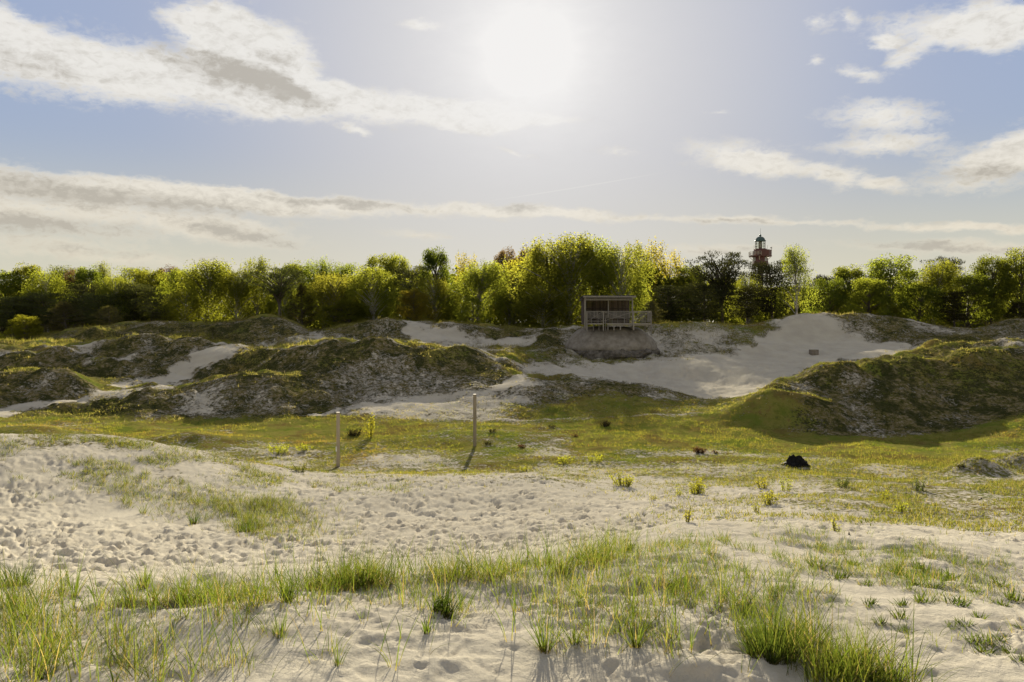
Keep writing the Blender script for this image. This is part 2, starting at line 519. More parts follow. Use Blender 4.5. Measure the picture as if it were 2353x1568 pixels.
def in_poly(x, y, poly):
    c_ = np.zeros(x.shape, bool)
    n = len(poly)
    for i in range(n):
        x0, y0 = poly[i]
        x1, y1 = poly[(i + 1) % n]
        cond = ((y0 > y) != (y1 > y))
        c_ ^= cond & (x < (x1 - x0) * (y - y0) / (y1 - y0 + 1e-9) + x0)
    return c_


def line_dist(x, y, pts):
    best = np.full(x.shape, 1e9)
    for (x0, y0), (x1, y1) in zip(pts[:-1], pts[1:]):
        dx, dy = x1 - x0, y1 - y0
        t = np.clip(((x - x0) * dx + (y - y0) * dy) / (dx * dx + dy * dy), 0, 1)
        best = np.minimum(best, np.hypot(x - x0 - t * dx, y - y0 - t * dy))
    return best


HOLLOW = [(1212, 838), (1300, 846), (1480, 838), (1580, 838), (1690, 812), (1790, 762), (1850, 730), (1925, 738), (1945, 770), (2010, 785), (2075, 798), (2040, 825),
          (1870, 850), (1760, 890), (1700, 912), (1600, 917), (1490, 903), (1400, 888), (1300, 868), (1225, 856)]
BOWL = [(945, 738), (975, 742), (985, 765), (1060, 765), (1150, 770), (1255, 762), (1225, 790), (1185, 812), (1060, 808), (960, 800), (935, 770)]
NOTCH = [(330, 880), (420, 845), (450, 812), (500, 790), (552, 795), (540, 815), (480, 835), (430, 866), (370, 892)]
PATHS = [([(-60, 955), (0, 945), (120, 930), (230, 908), (330, 886), (400, 874)], 9, 38, 60),
         ([(640, 972), (720, 960), (800, 945), (900, 930), (1000, 915), (1120, 890), (1210, 868)], 6, 39, 50),
         ([(720, 742), (728, 768), (745, 790)], 11, 58, 75),
         ([(1190, 1022), (1260, 1012), (1330, 998), (1380, 986)], 3, 28, 40)]


def smooth_poly(x, y, poly, soft):
    pts = poly + [poly[0]]
    inside = in_poly(x, y, poly)
    d = line_dist(x, y, pts)
    return sstep(np.where(inside, d, -d), -soft, soft)


def surface(X, Y, cover=False):
    """ground height and, if asked, the cover maps at world points"""
    shp = X.shape
    X, Y = X.ravel().astype(float), Y.ravel().astype(float)
    H = np.empty(len(X))
    C = np.zeros((3, len(X)))
    for s in range(0, len(X), 60000):
        e = slice(s, s + 60000)
        H[e], C[:, e] = _surface(X[e], Y[e])
    return (H.reshape(shp), C.reshape((3,) + shp)) if cover else H.reshape(shp)


def _bumped(X, Y, x, d):
    z = base_height(x, d)
    for (bx, bd, sx, sy, rot, amp) in BUMPS:
        px, py = (bx - CX) / F * bd, bd
        a = math.radians(rot)
        dx, dy = X - px, Y - py
        u, v = (dx * math.cos(a) + dy * math.sin(a)) / sx, (-dx * math.sin(a) + dy * math.cos(a)) / sy
        z = z + amp * np.exp(-0.5 * (u * u + v * v))
    return z


def _surface(X, Y):
    x, d = to_xd(X, Y)
    z = _bumped(X, Y, x, d)
    eps = 0.30
    k0, k1 = 1 - eps / np.maximum(d, 1), 1 + eps / np.maximum(d, 1)
    slope = (_bumped(X * k1, Y * k1, x, d + eps) - _bumped(X * k0, Y * k0, x, d - eps)) / (2 * eps)
    y = HY - z / d * F
    dune = sstep(d, 36, 42) * (1 - sstep(d, 76, 90))
    # ---- cover
    jx = 16 * fbm(X, Y, 1.3, 3, 101) + 7 * fbm(X, Y, .35, 2, 102)
    jy = 6 * fbm(X, Y, 1.3, 3, 103) + 3 * fbm(X, Y, .35, 2, 104)
    xr, yr = x, y
    x, y = x + jx * (d > 36), y + jy * (d > 36)
    mid = sstep(d, 21.5, 31.5) * (1 - sstep(d, 37.5, 40.5)) * (1 - sstep(slope, .10, .26) * (d > 32) * sstep(x, 1700, 2000))
    n_big = fbm(X, Y, 5.0, 3, 11)
    n_mid = fbm(X, Y, 1.6, 3, 21)
    G = np.clip(mid * 0.92 + .16 * n_big * mid + .10 * n_mid * mid + .22 * n_mid * mid * (1 - sstep(d, 27, 34)), 0, 1)
    G = np.maximum(G, (sstep(d, 16.5, 27) * .56 + .16 * n_mid * sstep(d, 16, 19)) * (d < 31))
    G = np.maximum(G, sstep(x, 1330, 2150) * sstep(d, 12.0, 17) * .54 * (d < 30))
    G = np.maximum(G, (1 - sstep(x, 350, 750)) * sstep(d, 16.5, 21) * (.24 + .26 * n_mid) * (d < 30))
    G -= sstep(-line_dist(x, y, [(360, 985), (440, 975), (530, 990)]), -14, -4) * .4 * (d > 26) * (d < 36)
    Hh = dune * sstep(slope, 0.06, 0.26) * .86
    Hh = np.maximum(Hh, dune * .46 * sstep(d, 41, 46))
    Hh = np.where((d > 57) & (x < 1300), np.maximum(Hh, .62), Hh)
    Hh = np.where((d > 32) & (d < 47), np.maximum(Hh, .66 * sstep(x, 1600, 1900) * np.where(d < 36, sstep(slope, .08, .22), 1)), Hh)
    Hh = np.where((d > 37) & (d < 49), np.maximum(Hh, .80 * (1 - sstep(x, 700, 860))), Hh)
    # mid dune is paler and mottled; the spur before it paler at its top, dark green at its foot
    Hh = Hh - dune * .05 * sstep(x, 700, 820) * (1 - sstep(x, 1180, 1250)) * sstep(d, 41.5, 44)
    spur = sstep(x, 780, 960) * (1 - sstep(x, 1560, 1680)) * sstep(d, 38, 39) * (1 - sstep(d, 46, 48))
    low = sstep(y, 893, 925) * (.35 + .65 * sstep(x, 1080, 1240))
    Hh = Hh * (1 - spur) + spur * (.52 - .10 * low)
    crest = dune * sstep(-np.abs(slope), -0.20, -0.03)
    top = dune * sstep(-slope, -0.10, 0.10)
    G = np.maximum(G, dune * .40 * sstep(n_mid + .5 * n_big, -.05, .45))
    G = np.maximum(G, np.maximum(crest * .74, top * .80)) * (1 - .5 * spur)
    G = np.maximum(G, .80 * spur * low)
    G = np.maximum(G, .8 * (1 - sstep(slope, .16, .4)) * sstep(d, 35, 37) * (1 - sstep(d, 42, 45)) * sstep(x, 1500, 1640) * (1 - sstep(x, 1720, 2020)))
    G = np.maximum(G, (.36 + .34 * (1 - sstep(y, 752, 772)) + .22 * n_big) * dune * sstep(d, 58, 62) * sstep(x, 1470, 1520) * (1 - sstep(x, 1740, 1820)))
    Hh = np.where((d > 57) & (x > 1480) & (x < 1860), np.minimum(Hh, .34), Hh)
    deep = (d > 76)
    Hh = np.where(deep, .85, Hh)
    # bare sand
    sand = np.zeros_like(x)
    hm = smooth_poly(x, y, HOLLOW, 9) * sstep(d, 44.6, 46.2)
    sand = np.maximum(sand, hm)
    sand = np.maximum(sand, .85 * smooth_poly(x, y, BOWL, 9) * (d > 52))
    sand = np.maximum(sand, .92 * smooth_poly(x, y, NOTCH, 10) * (d > 46) * (d < 60))
    for pts, w, d0, d1 in PATHS:
        sand = np.maximum(sand, sstep(-line_dist(x, y, pts), -w * 1.5, -w * .3) * (d > d0) * (d < d1) * (.88 if w > 4 else .22))
    rb = sstep(d, 59, 62) * (d < 78) * sstep(x, 1780, 1860)
    lim = .20 + .10 * (1 - sstep(x, 1800, 1900)) + .26 * sstep(x, 1900, 2060)
    Hh = np.where(rb > 0, np.minimum(Hh, lim + (1 - rb)), Hh)
    G = np.where(rb > 0, np.minimum(G, .24 + (1 - rb)), G)
    G, Hh = G * (1 - sand), Hh * (1 - sand)
    G = np.clip(G + n_big * .10 * (G > .05) * (d > 17), 0, 1)
    Hh = np.clip(Hh + (n_big * .26 + n_mid * .20) * (Hh > .05), 0, 1)
    Hh = np.maximum(Hh, .52 * sstep(x, 620, 720) * (1 - sstep(x, 1150, 1200)) * sstep(d, 42.5, 44) * (1 - sstep(d, 50, 52)) * (1 - sand))
    x, y = xr, yr
    # ---- relief
    foot = np.where(d < 9.5, .50 + .35 * np.clip(fbm(X, Y, 1.1, 2, 5) + .1, -.6, 1), 0)
    basin = sstep(d, 9, 11) * (1 - sstep(d, 21.5, 25))
    smoothpatch = np.exp(-(((x - 290) / 190) ** 2 + ((y - 1180) / 36) ** 2)) * .8
    smoothpatch = np.maximum(smoothpatch, np.exp(-(((x - 1400) / 170) ** 2 + ((y - 1120) / 22) ** 2)) * .75)
    foot = np.maximum(foot, basin * np.clip(.95 - smoothpatch - .45 * sstep(x, 1500, 1900) - G * .5, .12, 1))
    foot = foot * (1 - .5 * (1 - sstep(x, 450, 800)) * sstep(d, 16, 18.5))
    foot = np.maximum(foot, hm * .9 * sstep(-z, 2.0, 3.0))
    foot = np.maximum(foot, .35 * mid * (1 - G))
    rug = dune * (1 - .75 * sand) * (1 - .5 * (d > 66))
    Hn = fbm(X, Y, 6.5, 3, 31) * .22 * dune + (np.abs(fbm(X, Y, 2.8, 3, 35)) - .3) * .42 * rug * (1 - .75 * spur) + fbm(X, Y, 1.1, 3, 41) * .085 * rug
    Hn = Hn + fbm(X, Y, 0.45, 2, 51) * .05 * dune * np.clip(Hh + G, 0, 1)
    Hn = Hn + fbm(X, Y, 2.4, 3, 61) * .055 * (1 - dune) * (d > 3)
    Hn = Hn + fbm(X, Y, 0.7, 3, 71) * .035 * mid + fbm(X, Y, 3.5, 2, 72) * .06 * mid
    near = d < 60
    ft = np.zeros_like(z)
    if near.any():
        Xn, Yn = X[near], Y[near]
        wx, wy = Xn + .075 * fbm(Xn, Yn, .22, 3, 3), Yn + .075 * fbm(Xn, Yn, .22, 3, 4)
        nr = 1 - .50 * (d[near] < 9.5)
        n2 = 1 - .68 * (d[near] < 9.5)
        f = dents(wx, wy, .40, 1, .040) * nr * (.6 + .6 * sstep(fbm(Xn, Yn, 1.9, 2, 95), -.3, .4)) + dents(wx, wy, .25, 7, .050) * n2 + dents(wx, wy, .17, 23, .030) * nr * (d[near] < 26) + dents(wx, wy, .10, 13, .012) * (d[near] < 14)
        f *= np.clip(.8 + .5 * fbm(Xn, Yn, .33, 2, 83), .3, 1.2)
        f += (.020 * fbm(Xn, Yn, .16, 3, 81) + .05 * fbm(Xn, Yn, .5, 3, 87) * (d[near] < 9.5)) * (d[near] < 14) + .03 * fbm(Xn, Yn, .6, 2, 91)
        ft[near] = f * foot[near]
    z = z + Hn + ft
    return z + EYE, np.stack([Hh, G, foot])


RING = np.concatenate([[0.25], np.linspace(.6, 2.6, 12), np.exp(np.arange(math.log(2.65), math.log(86), 0.0052)),
                       np.exp(np.linspace(math.log(87), math.log(4200), 36))])
th_in = np.arctan(np.linspace(-.80, .80, 780))
th_out = np.linspace(th_in[-1], 2 * np.pi + th_in[0], 62)[1:-1]
THETA = np.concatenate([th_in, th_out])
NR, NC = len(RING), len(THETA)
GXW = RING[:, None] * np.sin(THETA)[None]
GYW = RING[:, None] * np.cos(THETA)[None]
GZ, GC = surface(GXW, GYW, True)
NI = len(th_in)
YIMG = HY - (GZ[:, :NI] - EYE) / GYW[:, :NI] * F
XIMG = CX + F * np.tan(th_in)
_yvis = np.minimum.accumulate(YIMG, axis=0)


def ground_z(X, Y):
    return surface(np.atleast_1d(np.asarray(X, float)), np.atleast_1d(np.asarray(Y, float)))


def pix(x, y):
    """first ground point seen at (x, y): world X, Y, Z, depth"""
    x, y = np.atleast_1d(np.asarray(x, float)), np.atleast_1d(np.asarray(y, float))
    ci = np.clip(np.round((x - XIMG[0]) / (XIMG[1] - XIMG[0])).astype(int), 0, NI - 1)
    hit = (_yvis[:, ci] <= y[None])
    r = hit.argmax(0)
    r = np.where(hit.any(0), r, NR - 40)
    r0 = np.maximum(r - 1, 0)
    ya, yb = YIMG[r0, ci], YIMG[r, ci]
    t = np.clip((ya - y) / np.where(np.abs(ya - yb) < 1e-6, 1, ya - yb), 0, 1)
    d = GYW[r0, ci] * (1 - t) + GYW[r, ci] * t
    X = (x - CX) / F * d
    return X, d, ground_z(X, d), d


def at_depth(x, d):
    X = (x - CX) / F * d
    return X, d, float(ground_z(X, d)[0])


# ------------------------------------------------------------------ materials
def mat(name):
    m = bpy.data.materials.new(name)
    m.use_nodes = True
    return m, NT(m.node_tree)


def out(N, sh):
    N.n('ShaderNodeOutputMaterial', {'Surface': sh})


def ground_material():
    m, N = mat('ground_sand_and_heath')
    P = N.n('ShaderNodeTexCoord').outputs['Object']
    A = lambda k: N.n('ShaderNodeAttribute', attribute_name=k).outputs['Fac']
    heath, green = A('heath'), A('green')
    n_a = N.noise(P, 0.8, 5, .6)
    n_b = N.noise(P, 3.2, 8, .68)
    n_c = N.noise(P, 9.0, 7, .75)
    n_d = N.noise(P, 60.0, 3, .6)
    c5 = lambda v, k: N.math('MULTIPLY', N.math('SUBTRACT', v, 0.5), k)
    hv = N.math('ADD', heath, N.math('ADD', c5(n_a, .35), N.math('ADD', c5(n_b, 1.35), c5(n_c, 1.9))))
    hm = N.smooth(hv, .34, .70)
    hm = N.math('MULTIPLY', hm, N.smooth(heath, .02, .2))
    n_e = N.noise(N.vmath('ADD', P, (31, 7, 3)), 2.2, 8, .7)
    n_f = N.noise(N.vmath('ADD', P, (3, 17, 3)), 9.0, 5, .7)
    gv = N.math('ADD', green, N.math('ADD', c5(n_e, 1.2), c5(n_f, 1.8)))
    gm = N.smooth(gv, .42, .68)
    gm = N.math('MULTIPLY', gm, N.smooth(green, .02, .2))
    sand = N.mix(N.smooth(n_a, .3, .7), (.455, .412, .332), (.385, .346, .278))
    sand = N.mix(N.smooth(n_d, .35, .75, 0, .35), sand, (.34, .30, .235))
    # lichen and dead moss on the dune faces
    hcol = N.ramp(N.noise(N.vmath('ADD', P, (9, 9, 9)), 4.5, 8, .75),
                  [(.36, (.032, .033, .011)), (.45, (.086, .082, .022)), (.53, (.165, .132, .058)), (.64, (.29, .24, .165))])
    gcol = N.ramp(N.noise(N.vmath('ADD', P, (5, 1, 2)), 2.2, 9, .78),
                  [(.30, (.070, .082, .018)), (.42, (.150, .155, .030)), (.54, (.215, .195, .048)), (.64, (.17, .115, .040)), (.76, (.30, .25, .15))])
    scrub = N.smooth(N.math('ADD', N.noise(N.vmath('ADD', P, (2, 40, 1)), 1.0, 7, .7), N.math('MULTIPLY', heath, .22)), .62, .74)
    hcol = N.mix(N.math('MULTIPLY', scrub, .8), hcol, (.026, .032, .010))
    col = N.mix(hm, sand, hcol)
    pat = N.noise(N.vmath('ADD', P, (61, 3, 0)), .42, 6, .65)
    gcol = N.mix(N.smooth(pat, .52, .62, 0, .75), gcol, (.150, .105, .036))
    gcol = N.mix(N.smooth(pat, .48, .36, 0, .75), gcol, (.115, .150, .022))
    col = N.mix(gm, col, gcol)
    anyv = N.math('MAXIMUM', hm, gm)
    rough = N.n('ShaderNodeBsdfDiffuse', {'Color': col, 'Roughness': .6})
    bh = N.math('ADD', N.math('MULTIPLY', N.noise(P, 34.0, 5, .7), N.math('MULTIPLY_ADD', anyv, .05, .010)),
                N.math('MULTIPLY', n_c, N.math('MULTIPLY_ADD', anyv, .06, .012)))
    bp = N.n('ShaderNodeBump', {'Height': bh, 'Strength': .9, 'Distance': 1.0})
    N.t.links.new(bp.outputs[0], rough.inputs['Normal'])
    out(N, rough.outputs[0])
    return m


def leaf_material(name, dif, trans, tmix=.5, rand=.25, spec=.0, soft=.0):
    m, N = mat(name)
    t = N.n('ShaderNodeAttribute', attribute_name='tint').outputs['Fac']
    oi = N.n('ShaderNodeObjectInfo').outputs['Random']
    k = N.math('ADD', N.math('MULTIPLY', t, rand * 2), N.math('MULTIPLY', oi, rand * .8))
    k = N.math('ADD', k, 1 - rand * 1.4)
    hue = N.math('ADD', .5, N.math('MULTIPLY', N.math('SUBTRACT', oi, .5), .03))
    d = N.n('ShaderNodeHueSaturation', {'Hue': hue, 'Value': k, 'Color': (*dif, 1)}).outputs[0]
    tr = N.n('ShaderNodeHueSaturation', {'Hue': hue, 'Value': k, 'Color': (*trans, 1)}).outputs[0]
    a = N.n('ShaderNodeBsdfDiffuse', {'Color': d})
    b = N.n('ShaderNodeBsdfTranslucent', {'Color': tr})
    if soft:    # leaves of a crown lie roughly along its rounded outline
        pos = N.n('ShaderNodeTexCoord').outputs['Object']
        rad = N.vmath('NORMALIZE', N.vmath('SUBTRACT', pos, (0, 0, 3.2)))
        radw = N.n('ShaderNodeVectorTransform', {0: rad}, vector_type='NORMAL', convert_from='OBJECT', convert_to='WORLD').outputs[0]
        gn = N.n('ShaderNodeNewGeometry').outputs['Normal']
        nn = N.vmath('NORMALIZE', N.vmath('ADD', N.vmath('MULTIPLY', radw, (soft, soft, soft)), N.vmath('MULTIPLY', gn, (1 - soft, 1 - soft, 1 - soft))))
        N.t.links.new(nn, a.inputs['Normal']); N.t.links.new(nn, b.inputs['Normal'])
    s = N.n('ShaderNodeMixShader', {0: tmix, 1: a.outputs[0], 2: b.outputs[0]}).outputs[0]
    if spec:
        g = N.n('ShaderNodeBsdfGlossy', {'Color': (1, 1, 1, 1), 'Roughness': .38})
        s = N.n('ShaderNodeMixShader', {0: spec, 1: s, 2: g.outputs[0]}).outputs[0]
    out(N, s)
    return m


def grass_material(name, stops, trans_gain=1.3, tmix=.5, spec=.05):
    m, N = mat(name)
    t = N.n('ShaderNodeAttribute', attribute_name='tint').outputs['Fac']
    h = N.n('ShaderNodeAttribute', attribute_name='along').outputs['Fac']
    colr = N.ramp(t, stops)
    colr = N.mix(N.smooth(h, .0, .22, .75, 0.0), colr, (.20, .145, .055))
    a = N.n('ShaderNodeBsdfDiffuse', {'Color': colr})
    tg = N.mix(1.0, colr, (trans_gain * 1.05, trans_gain, trans_gain * .6), 'MULTIPLY')
    b = N.n('ShaderNodeBsdfTranslucent', {'Color': tg})
    s = N.n('ShaderNodeMixShader', {0: tmix, 1: a.outputs[0], 2: b.outputs[0]}).outputs[0]
    out(N, s)
    return m


def wood_material(name, c0, c1, scale=(14, 14, 1.2), rough=.8):
    m, N = mat(name)
    P = N.n('ShaderNodeTexCoord').outputs['Object']
    oi = N.n('ShaderNodeObjectInfo').outputs['Random']
    q = N.vmath('ADD', N.vmath('MULTIPLY', P, scale), N.n('ShaderNodeCombineXYZ', {0: N.math('MULTIPLY', oi, 40.0), 1: 0.0, 2: 0.0}).outputs[0])
    n1 = N.noise(q, 1.0, 6, .65)
    v = N.math('ADD', n1, N.math('MULTIPLY', N.math('SUBTRACT', oi, .5), .35))
    col = N.mix(N.smooth(v, .25, .75), c0, c1)
    b = N.n('ShaderNodeBsdfPrincipled', {'Base Color': col, 'Roughness': rough})
    bp = N.n('ShaderNodeBump', {'Height': n1, 'Strength': .25, 'Distance': .01})
    N.t.links.new(bp.outputs[0], b.inputs['Normal'])
    out(N, b.outputs[0])
    return m


def plain_material(name, c0, c1, scale=6.0, rough=.75, metallic=0.0, bump=.2):
    m, N = mat(name)
    P = N.n('ShaderNodeTexCoord').outputs['Object']
    n1 = N.noise(P, scale, 7, .65)
    col = N.mix(N.smooth(n1, .3, .7), c0, c1)
    b = N.n('ShaderNodeBsdfPrincipled', {'Base Color': col, 'Roughness': rough, 'Metallic': metallic, 'Specular IOR Level': .5 if rough < .6 else .08})
    bp = N.n('ShaderNodeBump', {'Height': n1, 'Strength': bump, 'Distance': .03})
    N.t.links.new(bp.outputs[0], b.inputs['Normal'])
    out(N, b.outputs[0])
    return m


M = {
    'ground': ground_material(),
    'birch': leaf_material('birch_leaf', (.100, .118, .020), (.31, .315, .030), .55, .16, soft=.42),
    'leaf': leaf_material('broad_leaf', (.092, .112, .020), (.28, .30, .024), .54, .18, soft=.42),
    'darkleaf': leaf_material('deep_green_leaf', (.058, .078, .017), (.19, .215, .018), .5, .2, soft=.42),
    'gold': leaf_material('golden_leaf', (.110, .102, .020), (.40, .34, .028), .55, .28, soft=.42),
    'red': leaf_material('reddish_leaf', (.085, .058, .030), (.19, .11, .035), .5, .28, soft=.42),
    'needle': leaf_material('pine_needle', (.058, .062, .024), (.10, .105, .020), .32, .35, soft=.42),
    'darkneedle': leaf_material('dark_pine_needle', (.034, .037, .016), (.045, .046, .011), .26, .3, soft=.42),
    'needle2': leaf_material('young_pine_needle', (.072, .068, .028), (.11, .095, .02), .35, .35, soft=.42),
    'bark': wood_material('brown_bark', (.045, .034, .026), (.10, .078, .06), (6, 6, 1.5)),
    'birchbark': wood_material('birch_bark', (.10, .09, .08), (.42, .39, .35), (3, 3, 5)),
    'wood': wood_material('weathered_grey_wood', (.13, .118, .098), (.235, .212, .178)),
    'wood_dark': wood_material('dark_stained_wood', (.035, .024, .018), (.095, .066, .05)),
    'wood_mid': wood_material('grey_slat_wood', (.095, .085, .073), (.175, .158, .135)),
    'felt': plain_material('roofing_felt', (.035, .036, .04), (.07, .07, .075), 8),
    'concrete': plain_material('weathered_concrete', (.145, .125, .098), (.25, .222, .18), 2.2, .9, 0, .5),
    'rubble': plain_material('rough_concrete', (.065, .057, .046), (.165, .145, .12), 3.5, .95, 0, 1.0),
    'block': plain_material('block_concrete', (.14, .12, .09), (.24, .20, .16), 5, .9),
    'iron_red': plain_material('red_painted_iron', (.060, .017, .013), (.095, .028, .021), 1.2, .55, 0, .05),
    'iron_dark': plain_material('dark_iron', (.04, .03, .028), (.07, .05, .045), 3, .5),
    'copper': plain_material('green_copper', (.035, .07, .062), (.07, .11, .095), 2.5, .5, .2, .05),
    'rail': plain_material('pale_railing_paint', (.35, .31, .24), (.48, .43, .34), 4, .5),
    'white': plain_material('white_window_paint', (.45, .45, .47), (.55, .55, .57), 4, .5),
    'char': plain_material('charred_wood', (.006, .006, .006), (.020, .018, .017), 9, .85, 0, .8),
    'scrub': leaf_material('dark_scrub_leaf', (.030, .030, .012), (.045, .040, .010), .35, .35),
    'rust': leaf_material('rusty_scrub_leaf', (.045, .026, .012), (.07, .035, .012), .4, .35),
    'sapling': leaf_material('sapling_leaf', (.095, .105, .016), (.27, .26, .018), .5, .34),
    'rosette': leaf_material('rosette_leaf', (.050, .062, .018), (.085, .10, .015), .4, .35),
}
_g = {
    'marram': [(0, (.032, .054, .010)), (.45, (.066, .090, .014)), (.8, (.108, .122, .022)), (1, (.19, .15, .07))],
    'dense': [(0, (.024, .042, .009)), (.5, (.046, .068, .013)), (1, (.095, .105, .024))],
    'short': [(0, (.036, .052, .013)), (.5, (.070, .082, .018)), (1, (.13, .112, .038))],
    'moss': [(0, (.072, .092, .016)), (.4, (.145, .150, .022)), (.75, (.170, .150, .030)), (1, (.16, .085, .028))],
    'dune': [(0, (.105, .112, .022)), (.5, (.155, .140, .040)), (1, (.20, .17, .095))],
}
M['heath'] = grass_material('heath_tuft', [(0, (.024, .028, .010)), (.4, (.055, .056, .020)), (.75, (.11, .095, .050)), (1, (.20, .17, .12))], 1.2, .4)
M['marram'] = grass_material('marram_grass', _g['marram'], 1.45, .48)
M['dense'] = grass_material('dense_grass', _g['dense'], 1.35, .48)
M['short'] = grass_material('short_grass', _g['short'], 1.5, .55)
M['moss'] = grass_material('meadow_grass', _g['moss'], 1.5, .55)
M['dune'] = grass_material('dune_ridge_grass', _g['dune'], 1.45, .55)


def glass_material():
    m, N = mat('lantern_glass')
    g = N.n('ShaderNodeBsdfGlass', {'Color': (.93, .95, .92, 1), 'Roughness': .02, 'IOR': 1.1})
    t = N.n('ShaderNodeBsdfTransparent', {'Color': (.92, .94, .9, 1)})
    s = N.n('ShaderNodeMixShader', {0: .7, 1: g.outputs[0], 2: t.outputs[0]})
    out(N, s.outputs[0])
    return m


M['glass'] = glass_material()

# ------------------------------------------------------------------ ground mesh
idx = np.arange(NR * NC).reshape(NR, NC)
nx_ = np.roll(idx, -1, axis=1)
faces = np.stack([idx[:-1], nx_[:-1], nx_[1:], idx[1:]], -1).reshape(-1, 4)
gv = np.stack([GXW, GYW, GZ], -1).reshape(-1, 3)
gv = np.concatenate([gv, [[0, 0, EYE - 1.72]]])
cap = np.stack([idx[0], np.roll(idx[0], -1), np.full(NC, NR * NC)], -1)[:, ::-1]
pad = lambda a: np.append(a.ravel(), 0)
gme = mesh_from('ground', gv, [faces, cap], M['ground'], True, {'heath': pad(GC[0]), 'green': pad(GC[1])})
link('ground', gme, kind='structure', label='pale sand ground rising into mossy dunes')

# ------------------------------------------------------------------ shelter on its concrete mound
HD = 60.0                       # depth of the railing
SC = 0.1231 / F * HD            # metres per reading pixel of the enlarged shelter


def hx(zx):
    return (1286.7 + zx * .1231 - CX) / F * HD


def hz(zy):
    return EYE + (HY - (643.4 + zy * .1231)) / F * HD


HX0, HZ0 = hx(930), hz(830)
# mound: a cast concrete cap over a rough rubble foot
bx, by = hx(1012), 62.6
bunker = thing('concrete_bunker', 'weathered grey concrete dome, low and round, carrying the wooden shelter', 'bunker', (bx, by, hz(1480) - .35))


def dome(prof, n, seed, amp, sy=0.92):
    prof = np.array(prof, float)
    a = np.arange(n) / n * 2 * np.pi
    r = prof[:, 0][:, None] * np.ones(n)[None]
    z = prof[:, 1][:, None] * np.ones(n)[None]
    ca, sa = np.cos(a)[None] * np.ones_like(r), np.sin(a)[None] * np.ones_like(r)
    nz = fbm(ca * 3 + 7, sa * 3 + z * 1.7, .9, 4, seed)
    r = r * (1 + .02 * np.cos(3 * a + 1)[None]) + nz * amp * np.minimum(1, prof[:, 0] / 1.2)[:, None]
    z = z + fbm(ca * 5, sa * 5 + z, .6, 3, seed + 9) * amp * .6 * (prof[:, 0] > 0.1)[:, None]
    v = np.stack([r * ca, r * sa * sy, z], -1).reshape(-1, 3)
    i = np.arange(len(prof) * n).reshape(len(prof), n)
    f = np.stack([i[:-1], np.roll(i[:-1], -1, 1), np.roll(i[1:], -1, 1), i[1:]], -1).reshape(-1, 4)
    return v, f


_hb = 2.45 + .35
v, f = dome([(3.66, 1.02), (3.70, 1.10), (3.60, 1.35), (3.42, 1.68), (3.16, 2.0), (2.86, 2.28), (2.55, 2.50), (2.2, 2.66), (1.2, 2.76), (0.01, 2.78)], 90, 3, .09)
link('concrete_cap', mesh_from('concrete_cap', v, f, M['concrete'], True), bunker)
v, f = dome([(3.0, -.5), (3.45, 0.0), (3.68, .35), (3.80, .60), (3.82, .80), (3.76, .98), (3.66, 1.08), (3.2, 1.12)], 130, 5, .20)
link('rubble_foot', mesh_from('rubble_foot', v, f, M['rubble'], False), bunker, label='rough broken rubble foot with dark hollows')
for k, (a, zz, s) in enumerate([(-2.2, .35, .42), (-1.95, .2, .5), (-1.5, .25, .38), (-1.32, .4, .3), (-2.45, .5, .3), (-1.12, .3, .34), (-1.75, .15, .3)]):
    rng = np.random.default_rng(50 + k)
    mb = MB()
    th = np.linspace(0, 2 * np.pi, 9)[:-1]
    prof = []
    vv = []
    for lev, (rr, hh) in enumerate([(.9, -.4), (1.0, 0), (.75, .35), (.3, .5)]):
        for t in th:
            q = rr * (1 + rng.uniform(-.22, .22))
            vv.append((q * math.cos(t) * s, q * math.sin(t) * s * .7, hh * s + rng.uniform(-.05, .05) * s))
    ff = [(l * 8 + i, l * 8 + (i + 1) % 8, l * 8 + 8 + (i + 1) % 8, l * 8 + 8 + i) for l in range(3) for i in range(8)]
    ff.append((24, 25, 26, 27)); ff.append((24, 27, 28, 31)); ff.append((28, 29, 30, 31))
    mb.add(vv, ff)
    mb.build('rubble_lump', M['rubble'], bunker, loc=(3.62 * math.cos(a), 3.62 * .92 * math.sin(a), zz))

shelter = thing('viewing_shelter', 'small open fronted wooden shelter with railed deck on the concrete dome', 'shelter', (HX0, HD, HZ0))
L = lambda zx: hx(zx) - HX0
Zz = lambda zy: hz(zy) - HZ0


def sb(name, x0, y0, z0, x1, y1, z1, m='wood', bev=.006, parent=None, **kw):
    mb = MB()
    mb.box(min(x0, x1), y0, min(z0, z1), max(x0, x1), y1, max(z0, z1), bev)
    return mb.build(name, M[m], parent or shelter, **kw)


# roof, a low pitch sloping back
mb = MB()
x0, x1, za, zb = L(418), L(1415), Zz(303), Zz(340)
mb.add([(x0, -.18, za), (x1, -.18, za), (x1, 2.35, zb), (x0, 2.35, zb), (x0, -.18, za + .05), (x1, -.18, za + .05), (x1, 2.35, zb + .05), (x0, 2.35, zb + .05)],
       [(0, 3, 2, 1), (4, 5, 6, 7), (0, 1, 5, 4), (1, 2, 6, 5), (2, 3, 7, 6), (3, 0, 4, 7)])
roof = mb.build('roof', M['felt'], shelter)
sb('fascia', L(424), -.215, Zz(331), L(1413), -.183, Zz(303), 'wood', .004, roof)
mb = MB(); mb.bar((L(412), -.15, Zz(350)), (L(412), 2.3, Zz(380)), .03, .12); mb.build('barge_board', M['wood_dark'], roof)
# posts and header
for a, b, zt, zb_, yy in ((452, 486, 332, 912, .0), (1342, 1366, 332, 912, .0), (908, 926, 340, 705, .42)):
    sb('post', L(a), yy, Zz(zt), L(b), yy + .11, Zz(zb_))
for a in (452, 1345):
    sb('post', L(a), 2.1, Zz(345), L(a + 26), 2.2, Zz(840))
sb('header_beam', L(486.5), .02, Zz(346), L(1341.5), .08, Zz(384))
